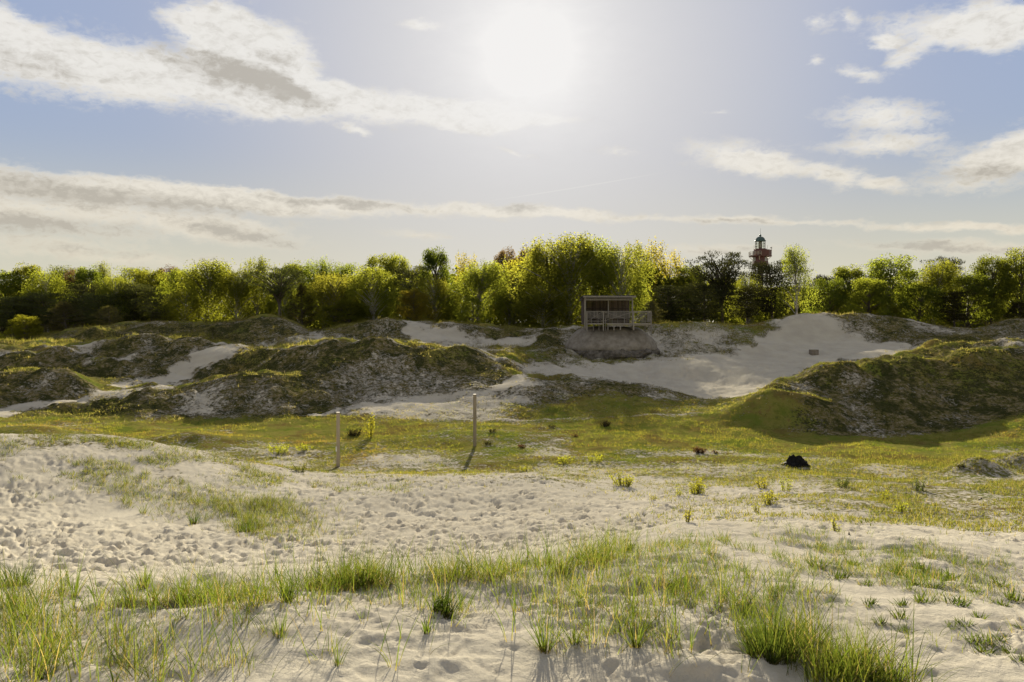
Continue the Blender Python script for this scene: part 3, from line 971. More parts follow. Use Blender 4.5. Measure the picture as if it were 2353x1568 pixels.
# back wall and right side wall boards
nb = 34
xs = np.linspace(L(455), L(1365), nb + 1)
rngb = np.random.default_rng(4)
for i in range(nb):
    sb('wall_board', xs[i] + .004, 2.06 + rngb.uniform(0, .016), Zz(352 + rngb.uniform(-2, 2)), xs[i + 1] - .004, 2.092, Zz(812), 'wood_dark', 0)
for i in range(16):
    y0 = .16 + i * .117
    sb('side_board', L(442) - rngb.uniform(0, .012), y0, Zz(352), L(451), y0 + .108, Zz(838), 'wood_dark', 0)
sb('inner_rail', L(488), 2.0, Zz(524), L(1340), 2.045, Zz(534), 'wood_dark', 0)
# half height slat wall inside
xs = np.arange(L(508), L(1344), .098)
for i, xx in enumerate(xs):
    zx = 930 + (xx / SC)
    top = 598
    if 706 < zx < 790 or 820 < zx < 905:
        top = 642
    sb('slat', xx, .62 + rngb.uniform(0, .012), Zz(top + rngb.uniform(-3, 3)), min(xx + .082, L(1343)), .645, Zz(716 + rngb.uniform(-2, 2)), 'wood_mid', 0)
sb('slat_rail', L(506), .646, Zz(612), L(1344), .69, Zz(626), 'wood_mid', 0)
sb('slat_rail', L(506), .646, Zz(694), L(1344), .69, Zz(706), 'wood_mid', 0)
for zx in (605, 728, 870, 993, 1101, 1228):
    sb('seat_leg', L(zx - 5), .60, Zz(718), L(zx + 5), .64, Zz(806), 'wood', 0)
sb('bench_seat', L(506), .66, Zz(724), L(1340), 1.15, Zz(716), 'wood_mid', .004)
# deck: a lower part on the left, a deeper edge on the right
nd = 14
for i in range(nd):
    y0 = -.42 + i * .195
    sb('deck_board', L(506) if y0 < 0 else L(455), y0, Zz(816), L(1668), y0 + .185, Zz(809), 'wood', 0)
sb('deck_beam', L(508), -.47, Zz(833), L(784), -.425, Zz(808))
sb('deck_beam', L(872), -.49, Zz(838), L(1696), -.425, Zz(808))
sb('deck_beam', L(893), -.40, Zz(857), L(1660), -.35, Zz(841))
# legs down to the concrete
for a, b, zt, zb_, yy in ((484, 503, 583, 960, -.46), (787, 807, 583, 955, -.53), (1345, 1366, 583, 940, -.545), (1672, 1692, 583, 1036, -.50),
                          (836, 844, 815, 950, -.44), (872, 892, 839, 945, -.48), (987, 1005, 858, 940, -.40), (1105, 1126, 858, 935, -.40),
                          (1650, 1662, 858, 1000, -.33), (608, 618, 834, 945, -.40), (714, 724, 834, 940, -.40)):
    sb('leg', L(a), yy, Zz(zt), L(b), yy + .085, Zz(zb_))
for a in (520, 800, 1100, 1400, 1650):
    sb('leg', L(a), 1.7, Zz(818), L(a + 20), 1.79, Zz(1000))


def brace(zx0, zy0, zx1, zy1, y, w=.045, name='brace'):
    mb = MB()
    mb.bar((L(zx0), y, Zz(zy0)), (L(zx1), y, Zz(zy1)), .025, w)
    mb.build(name, M['wood'], shelter)


# railing: three crossed panels
for a, b in ((503, 787), (807, 1345), (1366, 1672)):
    sb('rail', L(a) + .002, -.50, Zz(597), L(b) - .002, -.44, Zz(584))
    sb('rail', L(a) + .002, -.49, Zz(775), L(b) - .002, -.45, Zz(766))
    brace(a + 4, 600, b - 4, 766, -.452)
    brace(a + 4, 766, b - 4, 600, -.482)
sb('rail', L(808), -.49, Zz(812), L(1344), -.45, Zz(804))
# right end railing running back, and the stair rails behind
sb('rail', L(1676), -.41, Zz(597), L(1688), 1.6, Zz(585))
sb('rail', L(1676), -.41, Zz(775), L(1688), 1.6, Zz(766))
for i in range(9):
    y0 = -.20 + i * .21
    sb('baluster', L(1690), y0, Zz(795), L(1697), y0 + .07, Zz(592), 'wood', 0)
for i in range(6):
    xx = L(1555) + i * .085
    sb('baluster', xx, 1.55, Zz(806), xx + .045, 1.575, Zz(605), 'wood', 0)
sb('rail', L(1370), 1.58, Zz(608), L(1690), 1.63, Zz(596))
mb = MB(); mb.bar((L(1370), 1.9, Zz(792)), (L(1565), 1.9, Zz(622)), .05, .07); mb.build('stair_rail', M['wood'], shelter)
mb = MB(); mb.bar((L(1425), 2.3, Zz(800)), (L(1600), 2.3, Zz(645)), .05, .07); mb.build('stair_rail', M['wood'], shelter)
for i in range(4):
    zx = 1400 + i * 42
    sb('stair_post', L(zx), 1.88, Zz(800), L(zx + 8), 1.92, Zz(770 - i * 36), 'wood', 0)
for k, zx in enumerate((510, 1140, 1215)):
    sb('roof_batten_end', L(zx), -.12, Zz(291), L(zx + 18), 0.0, Zz(286), 'rail', 0, roof)

# ------------------------------------------------------------------ lighthouse
M['lens'] = plain_material('pale_lens_glass', (.40, .40, .33), (.55, .53, .42), 3, .2)
LD = 220.0
LS = .1055 / F * LD
lz = lambda zy: EYE + (HY - (514.7 + zy * .1055)) / F * LD
LX = (1681.9 + 617 * .1055 - CX) / F * LD
light = thing('lighthouse', 'dark red iron lighthouse with green dome rising behind the dark pines', 'lighthouse', (LX, LD, -1.0))
lr = lambda px: px * LS
q = lambda zy: lz(zy) + 1.0
mb = MB(); mb.lathe([(lr(150), q(712)), (lr(172), q(885)), (lr(172), q(900)), (0.2, q(902))], 8, math.pi / 8, 2 * math.pi + math.pi / 8); mb.build('tower', M['iron_red'], light)
mb = MB(); mb.lathe([(lr(62), q(902)), (lr(66), 0)], 14); mb.build('stair_column', M['iron_dark'], light)
for i in range(8):
    a = math.pi / 8 + i * math.pi / 4
    mb = MB(); mb.bar((lr(165) * math.cos(a), lr(165) * math.sin(a), q(902)), (lr(330) * math.cos(a), lr(330) * math.sin(a), 0), .22)
    mb.build('leg', M['iron_dark'], light)
for zz, s in ((q(960), 185), (q(1150), 225), (q(1400), 275)):
    mb = MB()
    for i in range(8):
        a, b = math.pi / 8 + i * math.pi / 4, math.pi / 8 + (i + 1) * math.pi / 4
        mb.bar((lr(s) * math.cos(a), lr(s) * math.sin(a), zz), (lr(s) * math.cos(b), lr(s) * math.sin(b), zz), .14)
    mb.build('ring_brace', M['iron_dark'], light)
for a in (-1.05, -2.75):
    w = thing('window', '', '', (0, 0, 0)); del w['label']; del w['category']
    w.parent = light
    w.location = (lr(158) * math.cos(a), lr(158) * math.sin(a), q(775)); w.rotation_euler = (0, 0, a)
    mb = MB(); mb.box(-.05, -.36, -.52, .10, .36, .52, .02); mb.build('frame', M['white'], w)
    for i in range(2):
        for j in range(3):
            mb = MB(); mb.box(.101, -.30 + i * .32, -.46 + j * .315, .115, -.02 + i * .32, -.19 + j * .315); mb.build('pane', M['glass'], w)
# gallery deck, open railing on the left, plated parapet on the right
mb = MB(); mb.lathe([(lr(150), q(716)), (lr(243), q(716)), (lr(243), q(695)), (lr(140), q(694))], 8, math.pi / 8, 2 * math.pi + math.pi / 8); mb.build('gallery_deck', M['iron_red'], light)
mb = MB(); mb.lathe([(lr(236), q(700)), (lr(240), q(575)), (lr(232), q(575)), (lr(230), q(700))], 5, -math.pi * .56, math.pi * .625); mb.build('plated_parapet', M['iron_red'], light)
g_a = np.linspace(math.pi * .66, math.pi * 1.43, 10)
for a in g_a:
    mb = MB(); mb.bar((lr(238) * math.cos(a), lr(238) * math.sin(a), q(696)), (lr(240) * math.cos(a), lr(240) * math.sin(a), q(612)), .07); mb.build('baluster', M['rail'], light)
for zz in (q(613), q(640), q(668)):
    mb = MB()
    for a, b in zip(g_a[:-1], g_a[1:]):
        mb.bar((lr(240) * math.cos(a), lr(240) * math.sin(a), zz), (lr(240) * math.cos(b), lr(240) * math.sin(b), zz), .06)
    mb.build('hand_rail', M['rail'], light)
for i in range(8):
    a = math.pi / 8 + i * math.pi / 4
    mb = MB(); mb.bar((lr(156) * math.cos(a), lr(156) * math.sin(a), q(790)), (lr(230) * math.cos(a), lr(230) * math.sin(a), q(717)), .10); mb.build('bracket', M['rail'], light)
# watch room and lantern
mb = MB(); mb.lathe([(lr(146), q(694)), (lr(136), q(548)), (lr(128), q(545)), (.1, q(544))], 8, math.pi / 8, 2 * math.pi + math.pi / 8); mb.build('watch_room', M['iron_red'], light)
for a in (-1.0, -.35):
    w = MB(); w.box(-.03, -.11, -.2, .05, .11, .2, .01); o = w.build('parapet_light', M['white'], light)
    o.location = (lr(240) * .955 * math.cos(a), lr(240) * .955 * math.sin(a), q(632)); o.rotation_euler = (0, 0, a)
nl = 12
for i in range(nl):
    a, b = i * 2 * math.pi / nl, (i + 1) * 2 * math.pi / nl
    mb = MB()
    r_ = lr(106)
    mb.add([(r_ * math.cos(a), r_ * math.sin(a), q(544)), (r_ * math.cos(b), r_ * math.sin(b), q(544)), (r_ * math.cos(b), r_ * math.sin(b), q(378)), (r_ * math.cos(a), r_ * math.sin(a), q(378))], [(0, 1, 2, 3)])
    mb.build('pane', M['glass'], light)
    mb = MB(); mb.bar((r_ * math.cos(a), r_ * math.sin(a), q(545)), (r_ * math.cos(a), r_ * math.sin(a), q(376)), .09); mb.build('mullion', M['iron_dark'], light)
for zz in (q(433), q(490)):
    mb = MB()
    for i in range(nl):
        a, b = i * 2 * math.pi / nl, (i + 1) * 2 * math.pi / nl
        mb.bar((lr(107) * math.cos(a), lr(107) * math.sin(a), zz), (lr(107) * math.cos(b), lr(107) * math.sin(b), zz), .05)
    mb.build('glazing_ring', M['iron_dark'], light)
mb = MB(); mb.lathe([(.05, q(543)), (lr(34), q(535)), (lr(30), q(500)), (lr(42), q(465)), (lr(30), q(425)), (lr(30), q(395)), (.05, q(385))], 14); mb.build('lamp_lens', M['lens'], light, True)
prof = [(lr(118), q(380)), (lr(120), q(364)), (lr(98), q(362))] + [(lr(97) * math.cos(t), q(362) + lr(80) * math.sin(t)) for t in np.linspace(0.05, 1.5, 9)] + [(.05, q(281))]
mb = MB(); mb.lathe(prof, 24); dm = mb.build('dome_roof', M['copper'], light, True)
for i in range(12):
    a = i * math.pi / 6
    pts = [(lr(99) * math.cos(t) * math.cos(a), lr(99) * math.cos(t) * math.sin(a), q(362) + lr(81.5) * math.sin(t)) for t in np.linspace(0.0, 1.5, 8)]
    mb = MB(); mb.tube(pts, [.045] * 8, 4); mb.build('rib', M['copper'], dm)
prof = [(.03, q(288))] + [(.06 + lr(20) * math.sin(t), q(255) - lr(22) * math.cos(t)) for t in np.linspace(.2, 3.1, 9)]
mb = MB(); mb.lathe(prof, 12); mb.build('ball_finial', M['copper'], light, True)
mb = MB(); mb.tube([(0, 0, q(235)), (.04, 0, q(165)), (.09, 0, q(95))], [.05, .035, .02], 5); mb.build('lightning_rod', M['iron_dark'], light)
mb = MB(); mb.bar((lr(225), -.6, q(575)), (lr(225), -.6, q(525)), .05); mb.box(lr(205), -.7, q(535), lr(240), -.5, q(518), .02); mb.build('fog_sensor', M['iron_dark'], light)
for xx in (-145, 143, 240):
    mb = MB(); mb.bar((lr(xx), -.4, q(575)), (lr(xx), -.4, q(470 if xx < 200 else 500)), .06); mb.build('aerial', M['rail'], light)

# ------------------------------------------------------------------ posts, block, stump
def pole(x, ybase, ytop, wpx, label, plate=False):
    X, Y, Z, d = [float(np.ravel(a)[0]) for a in pix(x, ybase)]
    h = (ybase - ytop) / F * d
    w = wpx / F * d
    t = thing('wooden_post', label, 'post', (X, Y, Z), .25, 'tall posts in the meadow')
    mb = MB(); mb.box(-w / 2, -w / 2, -.4, w / 2, w / 2, h, .012); mb.build('shaft', M['post'], t)
    if plate:
        mb = MB(); mb.box(-w * .72, -w * .55, h * .285, -w * .36, -w * .505, h * .375, .004); mb.build('cleat', M['white'], t)
    return X, Y, Z


M['post'] = wood_material('pale_post_wood', (.15, .125, .092), (.25, .21, .16))
P_LEFT = pole(777, 1073, 948, 8.0, 'tall pale square post at the edge of the bare sand, plate near its foot', True)
P_RIGHT = pole(1091, 1025, 906, 6.8, 'tall thin wooden post standing in the mossy grass, throwing a long shadow')

X, Y, Z, d = [float(np.ravel(a)[0]) for a in pix(1870, 815)]
t = thing('concrete_block', 'small square concrete block sitting alone in the bare sand hollow', 'block', (X, Y, Z), .12)
mb = MB(); mb.box(-.29, -.25, -.15, .29, .25, .36, .02); mb.build('block_body', M['block'], t)
mb = MB(); mb.box(-.285, -.245, .36, .285, .245, .385, .03); mb.build('block_top', M['concrete'], t)

rng = np.random.default_rng(8)


def lump(name, x, y, w, h, m, label, cat, seed, depth=None, spikes=0):
    X, Y, Z, d = [float(np.ravel(a)[0]) for a in pix(x, y)]
    k = d / F
    rg = np.random.default_rng(seed)
    n, lv = 40, 12
    v = []
    for l in range(lv):
        t_ = l / (lv - 1)
        rr = math.cos(t_ * 1.45) ** .7
        for i in range(n):
            a = i / n * 2 * math.pi
            q_ = rr * (1 + .16 * math.sin(3 * a + seed) + rg.uniform(-.10, .10) + .14 * math.sin(7 * a + 9 * t_ + seed))
            v.append((q_ * math.cos(a) * w * k / 2, q_ * math.sin(a) * w * k / 2 * .75, (t_ * (1 + rg.uniform(-.14, .14)) * (.85 + .3 * math.sin(2 * a + seed))) * h * k - .05))
    i = np.arange(n * lv).reshape(lv, n)
    f_ = np.stack([i[:-1], np.roll(i[:-1], -1, 1), np.roll(i[1:], -1, 1), i[1:]], -1).reshape(-1, 4)
    v.append((0, 0, h * k * .93))
    cap_ = np.stack([i[-1], np.roll(i[-1], -1), np.full(n, n * lv)], -1)
    me = mesh_from(name, v, [f_, cap_], m, False)
    o = link(name, me, None, (X, Y, Z))
    if label:
        o['label'] = label; o['category'] = cat
    return o, k


st, k = lump('charred_stump', 1828, 1071, 56, 24, M['char'], None, None, 3)
root = thing('tree_stump', 'large black charred tree stump, broken and jagged, on the green grass', 'stump', st.location)
st.parent = root; st.location = (0, 0, 0); st.name = 'stump_body'
for i in range(4):
    mb = MB()
    a = rng.uniform(0, 6.28); rr = rng.uniform(.08, .22)
    p = np.array([rr * math.cos(a) * 1.1, rr * math.sin(a), .05]); e = p + [rng.uniform(-.06, .06), rng.uniform(-.05, .05), rng.uniform(.20, .29)]
    mb.tube([p, (p + e) / 2 + rng.normal(0, .02, 3), e], [.09, .07, .02], 6)
    mb.build('splinter', M['char'], root)
for i in range(5):
    mb = MB()
    a = i * 1.3 + .4
    p = np.array([.3 * math.cos(a), .22 * math.sin(a), .05]); e = np.array([.58 * math.cos(a), .45 * math.sin(a), -.04])
    mb.tube([p, (p + e) / 2 + [0, 0, .02], e], [.10, .07, .03], 6)
    mb.build('root', M['char'], root)
for x, y, w, h, s, lab in ((1951, 1229, 24, 9, 31, 'small black piece of burnt wood beside a sprig on the sand'),
                           (2112, 1147, 12, 4, 32, 'tiny flat black burnt chip lying on the sparse green'),
                           (2255, 1148, 20, 5, 33, 'flat black strip of burnt wood near the right edge on sparse green')):
    lump('burnt_wood', x, y, w, h, M['char'], lab, 'burnt wood', s)

# ------------------------------------------------------------------ grass
def blades(base, az, length, lean, curve, width, nseg, tint):
    """tapering curved blades: vertices, faces and per-vertex attributes"""
    n = len(base)
    ts = np.arange(nseg) / nseg
    pos = np.zeros((n, nseg + 1, 3))
    pos[:, 0] = base
    ca, sa = np.cos(az), np.sin(az)
    for k in range(nseg):
        th = lean + curve * (k + .5) / nseg
        st_ = length / nseg
        pos[:, k + 1, 0] = pos[:, k, 0] + st_ * np.sin(th) * ca
        pos[:, k + 1, 1] = pos[:, k, 1] + st_ * np.sin(th) * sa
        pos[:, k + 1, 2] = pos[:, k, 2] + st_ * np.cos(th)
    rg = np.random.default_rng(n)
    wa = az + np.pi / 2 + rg.uniform(-.9, .9, n)
    wd = np.stack([np.cos(wa), np.sin(wa), np.zeros(n)], -1)
    prof = np.where(ts < .15, .75, (1 - ts) ** .7)
    L_ = pos[:, :nseg] - wd[:, None] * (width[:, None] * prof[None] * .5)[..., None]
    R_ = pos[:, :nseg] + wd[:, None] * (width[:, None] * prof[None] * .5)[..., None]
    nv = 2 * nseg + 1
    v = np.empty((n, nv, 3))
    v[:, 0:2 * nseg:2], v[:, 1:2 * nseg:2], v[:, -1] = L_, R_, pos[:, -1]
    o = (np.arange(n) * nv)[:, None]
    fs = []
    for k in range(nseg - 1):
        fs.append(np.concatenate([o + 2 * k, o + 2 * k + 1, o + 2 * k + 3, o + 2 * k + 2], 1))
    tri = np.concatenate([o + 2 * nseg - 2, o + 2 * nseg - 1, o + 2 * nseg], 1)
    fl = ([np.concatenate(fs)] if fs else []) + [tri]
    al = np.concatenate([np.repeat(ts, 2), [1.0]])
    return v.reshape(-1, 3), fl, {'tint': np.repeat(tint, nv), 'along': np.tile(al, n)}


def tufts(P, rg, nb, ln, wd, spread, lean, curve, tint0, nseg, dry=.08):
    """nb blades on each of the points P (N,3); ln may be an array"""
    n = len(P)
    k = rg.poisson(nb, n).clip(1)
    i = np.repeat(np.arange(n), k)
    m = len(i)
    ln = np.broadcast_to(np.asarray(ln, float), (n,))[i] * rg.uniform(.45, 1.12, m)
    az = rg.uniform(0, 2 * np.pi, m)
    rr = np.sqrt(rg.uniform(0, 1, m)) * np.broadcast_to(np.asarray(spread, float), (n,))[i]
    b = P[i] + np.stack([rr * np.cos(az), rr * np.sin(az), np.zeros(m) - .012], -1)
    az = az + rg.normal(0, .5, m)
    le = np.abs(rg.normal(lean * .6, lean * .6, m))
    cu = np.abs(rg.normal(curve, curve * .6, m))
    bend = rg.uniform(0, 1, m) < .07
    cu = np.where(bend, cu + .9, cu)
    ti = np.clip(np.broadcast_to(np.asarray(tint0, float), (n,))[i] + rg.normal(0, .17, m), 0, .93)
    ti = np.where(rg.uniform(0, 1, m) < dry, 1.0, ti)
    return blades(b, az, ln, le, cu, wd * rg.uniform(.65, 1.25, m), nseg, ti)


def merge(parts):
    vs, at, f3, f4, o = [], {}, [], [], 0
    for v, fl, a in parts:
        vs.append(v)
        for f in fl:
            (f3 if f.shape[1] == 3 else f4).append(f + o)
        for k, w in a.items():
            at.setdefault(k, []).append(w)
        o += len(v)
    fl = ([np.concatenate(f4)] if f4 else []) + ([np.concatenate(f3)] if f3 else [])
    return np.concatenate(vs), fl, {k: np.concatenate(w) for k, w in at.items()}


def stuff(name, parts, m, label):
    v, fl, at = merge(parts)
    return link(name, mesh_from(name, v, fl, m, False, at), kind='stuff', label=label)


def blob_points(rg, blobs, gauss=True):
    xs, ys = [], []
    for (x, y, rx, ry, rot, n) in blobs:
        if gauss:
            a, b = rg.normal(0, .55, n), rg.normal(0, .55, n)
        else:
            r, t = np.sqrt(rg.uniform(0, 1, n)), rg.uniform(0, 6.283, n)
            a, b = r * np.cos(t), r * np.sin(t)
        c_, s_ = math.cos(math.radians(rot)), math.sin(math.radians(rot))
        xs.append(x + a * rx * c_ - b * ry * s_)
        ys.append(y + a * rx * s_ + b * ry * c_)
    x, y = np.concatenate(xs), np.concatenate(ys)
    X, Y, Z, d = pix(x, y)
    return np.stack([X, Y, Z], -1), d


rg = np.random.default_rng(77)
parts = []
# tall marram along the near crest and at the left edge
B = [(60, 1390, 110, 36, 0, 209), (40, 1480, 110, 60, 0, 141), (150, 1440, 150, 50, 10, 105), (300, 1400, 150, 26, -6, 137), (470, 1385, 130, 22, -6, 147), (640, 1385, 120, 26, 0, 176),
     (770, 1350, 150, 18, -4, 238), (880, 1335, 110, 16, -3, 219), (1000, 1330, 130, 16, -4, 137), (1130, 1325, 130, 18, -6, 158), (1270, 1308, 110, 20, -10, 219), (1380, 1285, 110, 24, -14, 158),
     (1000, 1400, 240, 34, 0, 66), (1300, 1380, 200, 50, 0, 137), (1500, 1360, 160, 70, 0, 176), (1640, 1400, 120, 60, 10, 158), (1560, 1470, 200, 60, 0, 57), (1290, 1470, 180, 40, 0, 61),
     (1750, 1450, 100, 50, 20, 258), (1850, 1520, 140, 60, 25, 142), (1980, 1550, 120, 36, 20, 154), (2090, 1572, 60, 18, 10, 76), (620, 1440, 150, 40, 0, 54), (250, 1540, 220, 50, 0, 119),
     (60, 1565, 100, 40, 0, 94), (480, 1540, 120, 30, 0, 25), (820, 1500, 140, 50, 0, 25)]
P, d = blob_points(rg, B)
ok = (d < 10.5) & (fbm(P[:, 0], P[:, 1], .42, 2, 33) > -.12)
P, d = P[ok], d[ok]
parts.append(tufts(P, rg, 4.5, rg.uniform(.14, .38, len(P)), .0045, .05, .48, .75, rg.uniform(.3, .8, len(P)), 4, .09))
# single long blades among them
P, d = blob_points(rg, [(x, y, rx * 1.1, ry * 1.2, r, max(4, n // 4)) for x, y, rx, ry, r, n in B])
ok = d < 10.5
P = P[ok]
parts.append(tufts(P, rg, 2.2, rg.uniform(.24, .48, len(P)), .0064, .03, .42, .6, rg.uniform(.2, .6, len(P)), 5, .03))
# wispy short growth on the crest
B2 = [(650, 1380, 620, 34, -4, 428), (1250, 1320, 260, 34, -12, 428), (1450, 1300, 200, 60, -14, 336), (1650, 1290, 260, 60, 6, 265), (200, 1440, 260, 70, 0, 265), (1800, 1330, 260, 60, 10, 153), (1700, 1250, 330, 28, 2, 1300), (2050, 1285, 330, 50, 8, 1700), (1950, 1330, 260, 50, 8, 500), (1500, 1380, 300, 80, 0, 330), (1750, 1380, 180, 70, 20, 420), (2150, 1380, 260, 80, 10, 420), (1950, 1270, 260, 30, 4, 132)]
P, d = blob_points(rg, B2)
ok = (d < 12) & (fbm(P[:, 0], P[:, 1], .5, 3, 34) > -.22)
P, d = P[ok], d[ok]
parts.append(tufts(P, rg, 4, rg.uniform(.06, .18, len(P)), .0042, .03, .5, .6, rg.uniform(.1, .7, len(P)), 3, .12))
stuff('dune_grass', parts, M['marram'], 'green lyme grass in loose tufts along the near sandy crest')

# the patch on the left flank of the hollow and the sparse growth on the hump
parts = []
B3 = [(450, 1150, 230, 26, 9, 210), (560, 1180, 170, 40, 14, 480), (640, 1165, 90, 26, 10, 220), (330, 1160, 110, 22, 12, 60), (270, 1120, 100, 24, 6, 70), (720, 1225, 50, 22, 0, 18), (590, 1215, 60, 22, 20, 110)]
P, d = blob_points(rg, B3)
ok = (d > 10) & (d < 26)
P, d = P[ok], d[ok]
parts.append(tufts(P, rg, 6, rg.uniform(.12, .34, len(P)), .0085, .07, .42, .6, rg.uniform(.15, .65, len(P)), 3, .05))
B4 = [(200, 1050, 330, 45, 4, 1760), (480, 1075, 240, 30, 12, 924), (90, 1090, 150, 40, 0, 484), (330, 1095, 220, 22, 6, 374), (620, 1100, 130, 14, 16, 506), (250, 1015, 300, 10, 4, 572), (870, 1120, 150, 14, 0, 286)]
P, d = blob_points(rg, B4)
ok = (d > 13) & (d < 30) & (fbm(P[:, 0], P[:, 1], 1.3, 3, 36) + .5 * fbm(P[:, 0], P[:, 1], .4, 2, 37) > .02)
P, d = P[ok], d[ok]
parts.append(tufts(P, rg, 5, rg.uniform(.06, .22, len(P)), .012, .07, .6, .6, rg.uniform(.1, .7, len(P)), 2, .08))
# low sparse cover on the right flat
n = 80000
xs = 1250 + 1400 * rg.uniform(0, 1, n) ** .72
dd = np.sqrt(rg.uniform(11.0 ** 2, 29 ** 2, n))
X, Y = (xs - CX) / F * dd, dd
Zs, Cs = surface(X, Y, True)
keep = rg.uniform(0, 1, n) < np.clip((.12 + .80 * sstep(xs, 1350, 2150)) * sstep(fbm(X, Y, 1.6, 4, 15), -.45, .5), 0, .8) * sstep(dd, 11, 15)
P = np.stack([X, Y, Zs], -1)[keep]
parts.append(tufts(P, rg, 3.4, rg.uniform(.05, .15, len(P)), .016, .06, .85, .5, rg.uniform(.3, .95, len(P)), 2, .12))
# and in the sandy fringe of the meadow
n = 16000
xs = rg.uniform(480, 2100, n); dd = rg.uniform(18.5, 29.0, n)
X, Y = (xs - CX) / F * dd, dd
keep = rg.uniform(0, 1, n) < np.clip(sstep(dd, 18.0, 28) * sstep(fbm(X, Y, 1.5, 4, 16), -.4, .4), 0, .9)
P = np.stack([X, Y, ground_z(X, Y)], -1)[keep]
parts.append(tufts(P, rg, 4, rg.uniform(.04, .14, len(P)), .016, .09, .75, .5, rg.uniform(.3, .95, len(P)), 2, .12))
stuff('beach_grass', parts, M['short'], 'short sparse grass on the open sand')

# meadow
n = 64000
xs = rg.uniform(-150, 2500, n); dd = np.sqrt(rg.uniform(24.5 ** 2, 43 ** 2, n))
X, Y = (xs - CX) / F * dd, dd
Zs, Cs = surface(X, Y, True)
keep = rg.uniform(0, 1, n) < np.clip(Cs[1] * sstep(fbm(X, Y, 1.3, 3, 17) + fbm(X, Y, 6, 2, 18) * .4, -.75, .1), 0, 1)
P = np.stack([X, Y, Zs], -1)[keep]
warm = np.clip(.30 + .42 * fbm(P[:, 0], P[:, 1], 2.6, 4, 19) + .12 * (P[:, 0] < -3), 0, .95)
stuff('meadow_grass', [tufts(P, rg, 4.5, rg.uniform(.04, .15, len(P)), .014, .10, .6, .4, warm, 1, .05)], M['moss'], 'mossy yellow green turf over the dune slack')

# dunes: tufts on ridges and slopes
n = 100000
xs = rg.uniform(-150, 2500, n); dd = np.sqrt(rg.uniform(38 ** 2, 78 ** 2, n))
X, Y = (xs - CX) / F * dd, dd
Zs, Cs = surface(X, Y, True)
pr = np.clip(Cs[1] * .85 + Cs[0] * .16 + (Cs[0] > .3) * (dd > 58) * (xs < 1300) * .22, 0, 1) * sstep(fbm(X, Y, 2.0, 3, 23), -.5, .35)
keep = rg.uniform(0, 1, n) < pr
P = np.stack([X, Y, Zs], -1)[keep]
g_ = np.clip(Cs[1][keep], 0, 1)
hl = np.where(P[:, 1] > 58, rg.uniform(.20, .50, len(P)), rg.uniform(.10, .30, len(P))) * (.6 + .5 * rg.uniform(0, 1, len(P)))
hl = hl * np.where((P[:, 1] < 50), .62, 1.0)
tn = np.clip(.62 - .45 * g_ + rg.normal(0, .12, len(P)), 0, .95)
stuff('ridge_grass', [tufts(P, rg, 4.5, hl, .020, .13, .45, .5, tn, 2, .10)], M['dune'], 'tufted pale grass along the dune ridges')

# low dark heath on the slopes
n = 60000
xs = rg.uniform(-150, 2500, n); dd = np.sqrt(rg.uniform(33 ** 2, 74 ** 2, n))
X, Y = (xs - CX) / F * dd, dd
Zs, Cs = surface(X, Y, True)
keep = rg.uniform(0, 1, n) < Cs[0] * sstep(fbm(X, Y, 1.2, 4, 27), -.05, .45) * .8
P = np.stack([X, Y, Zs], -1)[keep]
stuff('heath_scrub', [tufts(P, rg, 4, rg.uniform(.07, .24, len(P)), .035, .16, .7, .5, rg.uniform(0, .9, len(P)), 1, .12)], M['heath'], 'low dark heath and dead moss tufts on the shaded dune slopes')

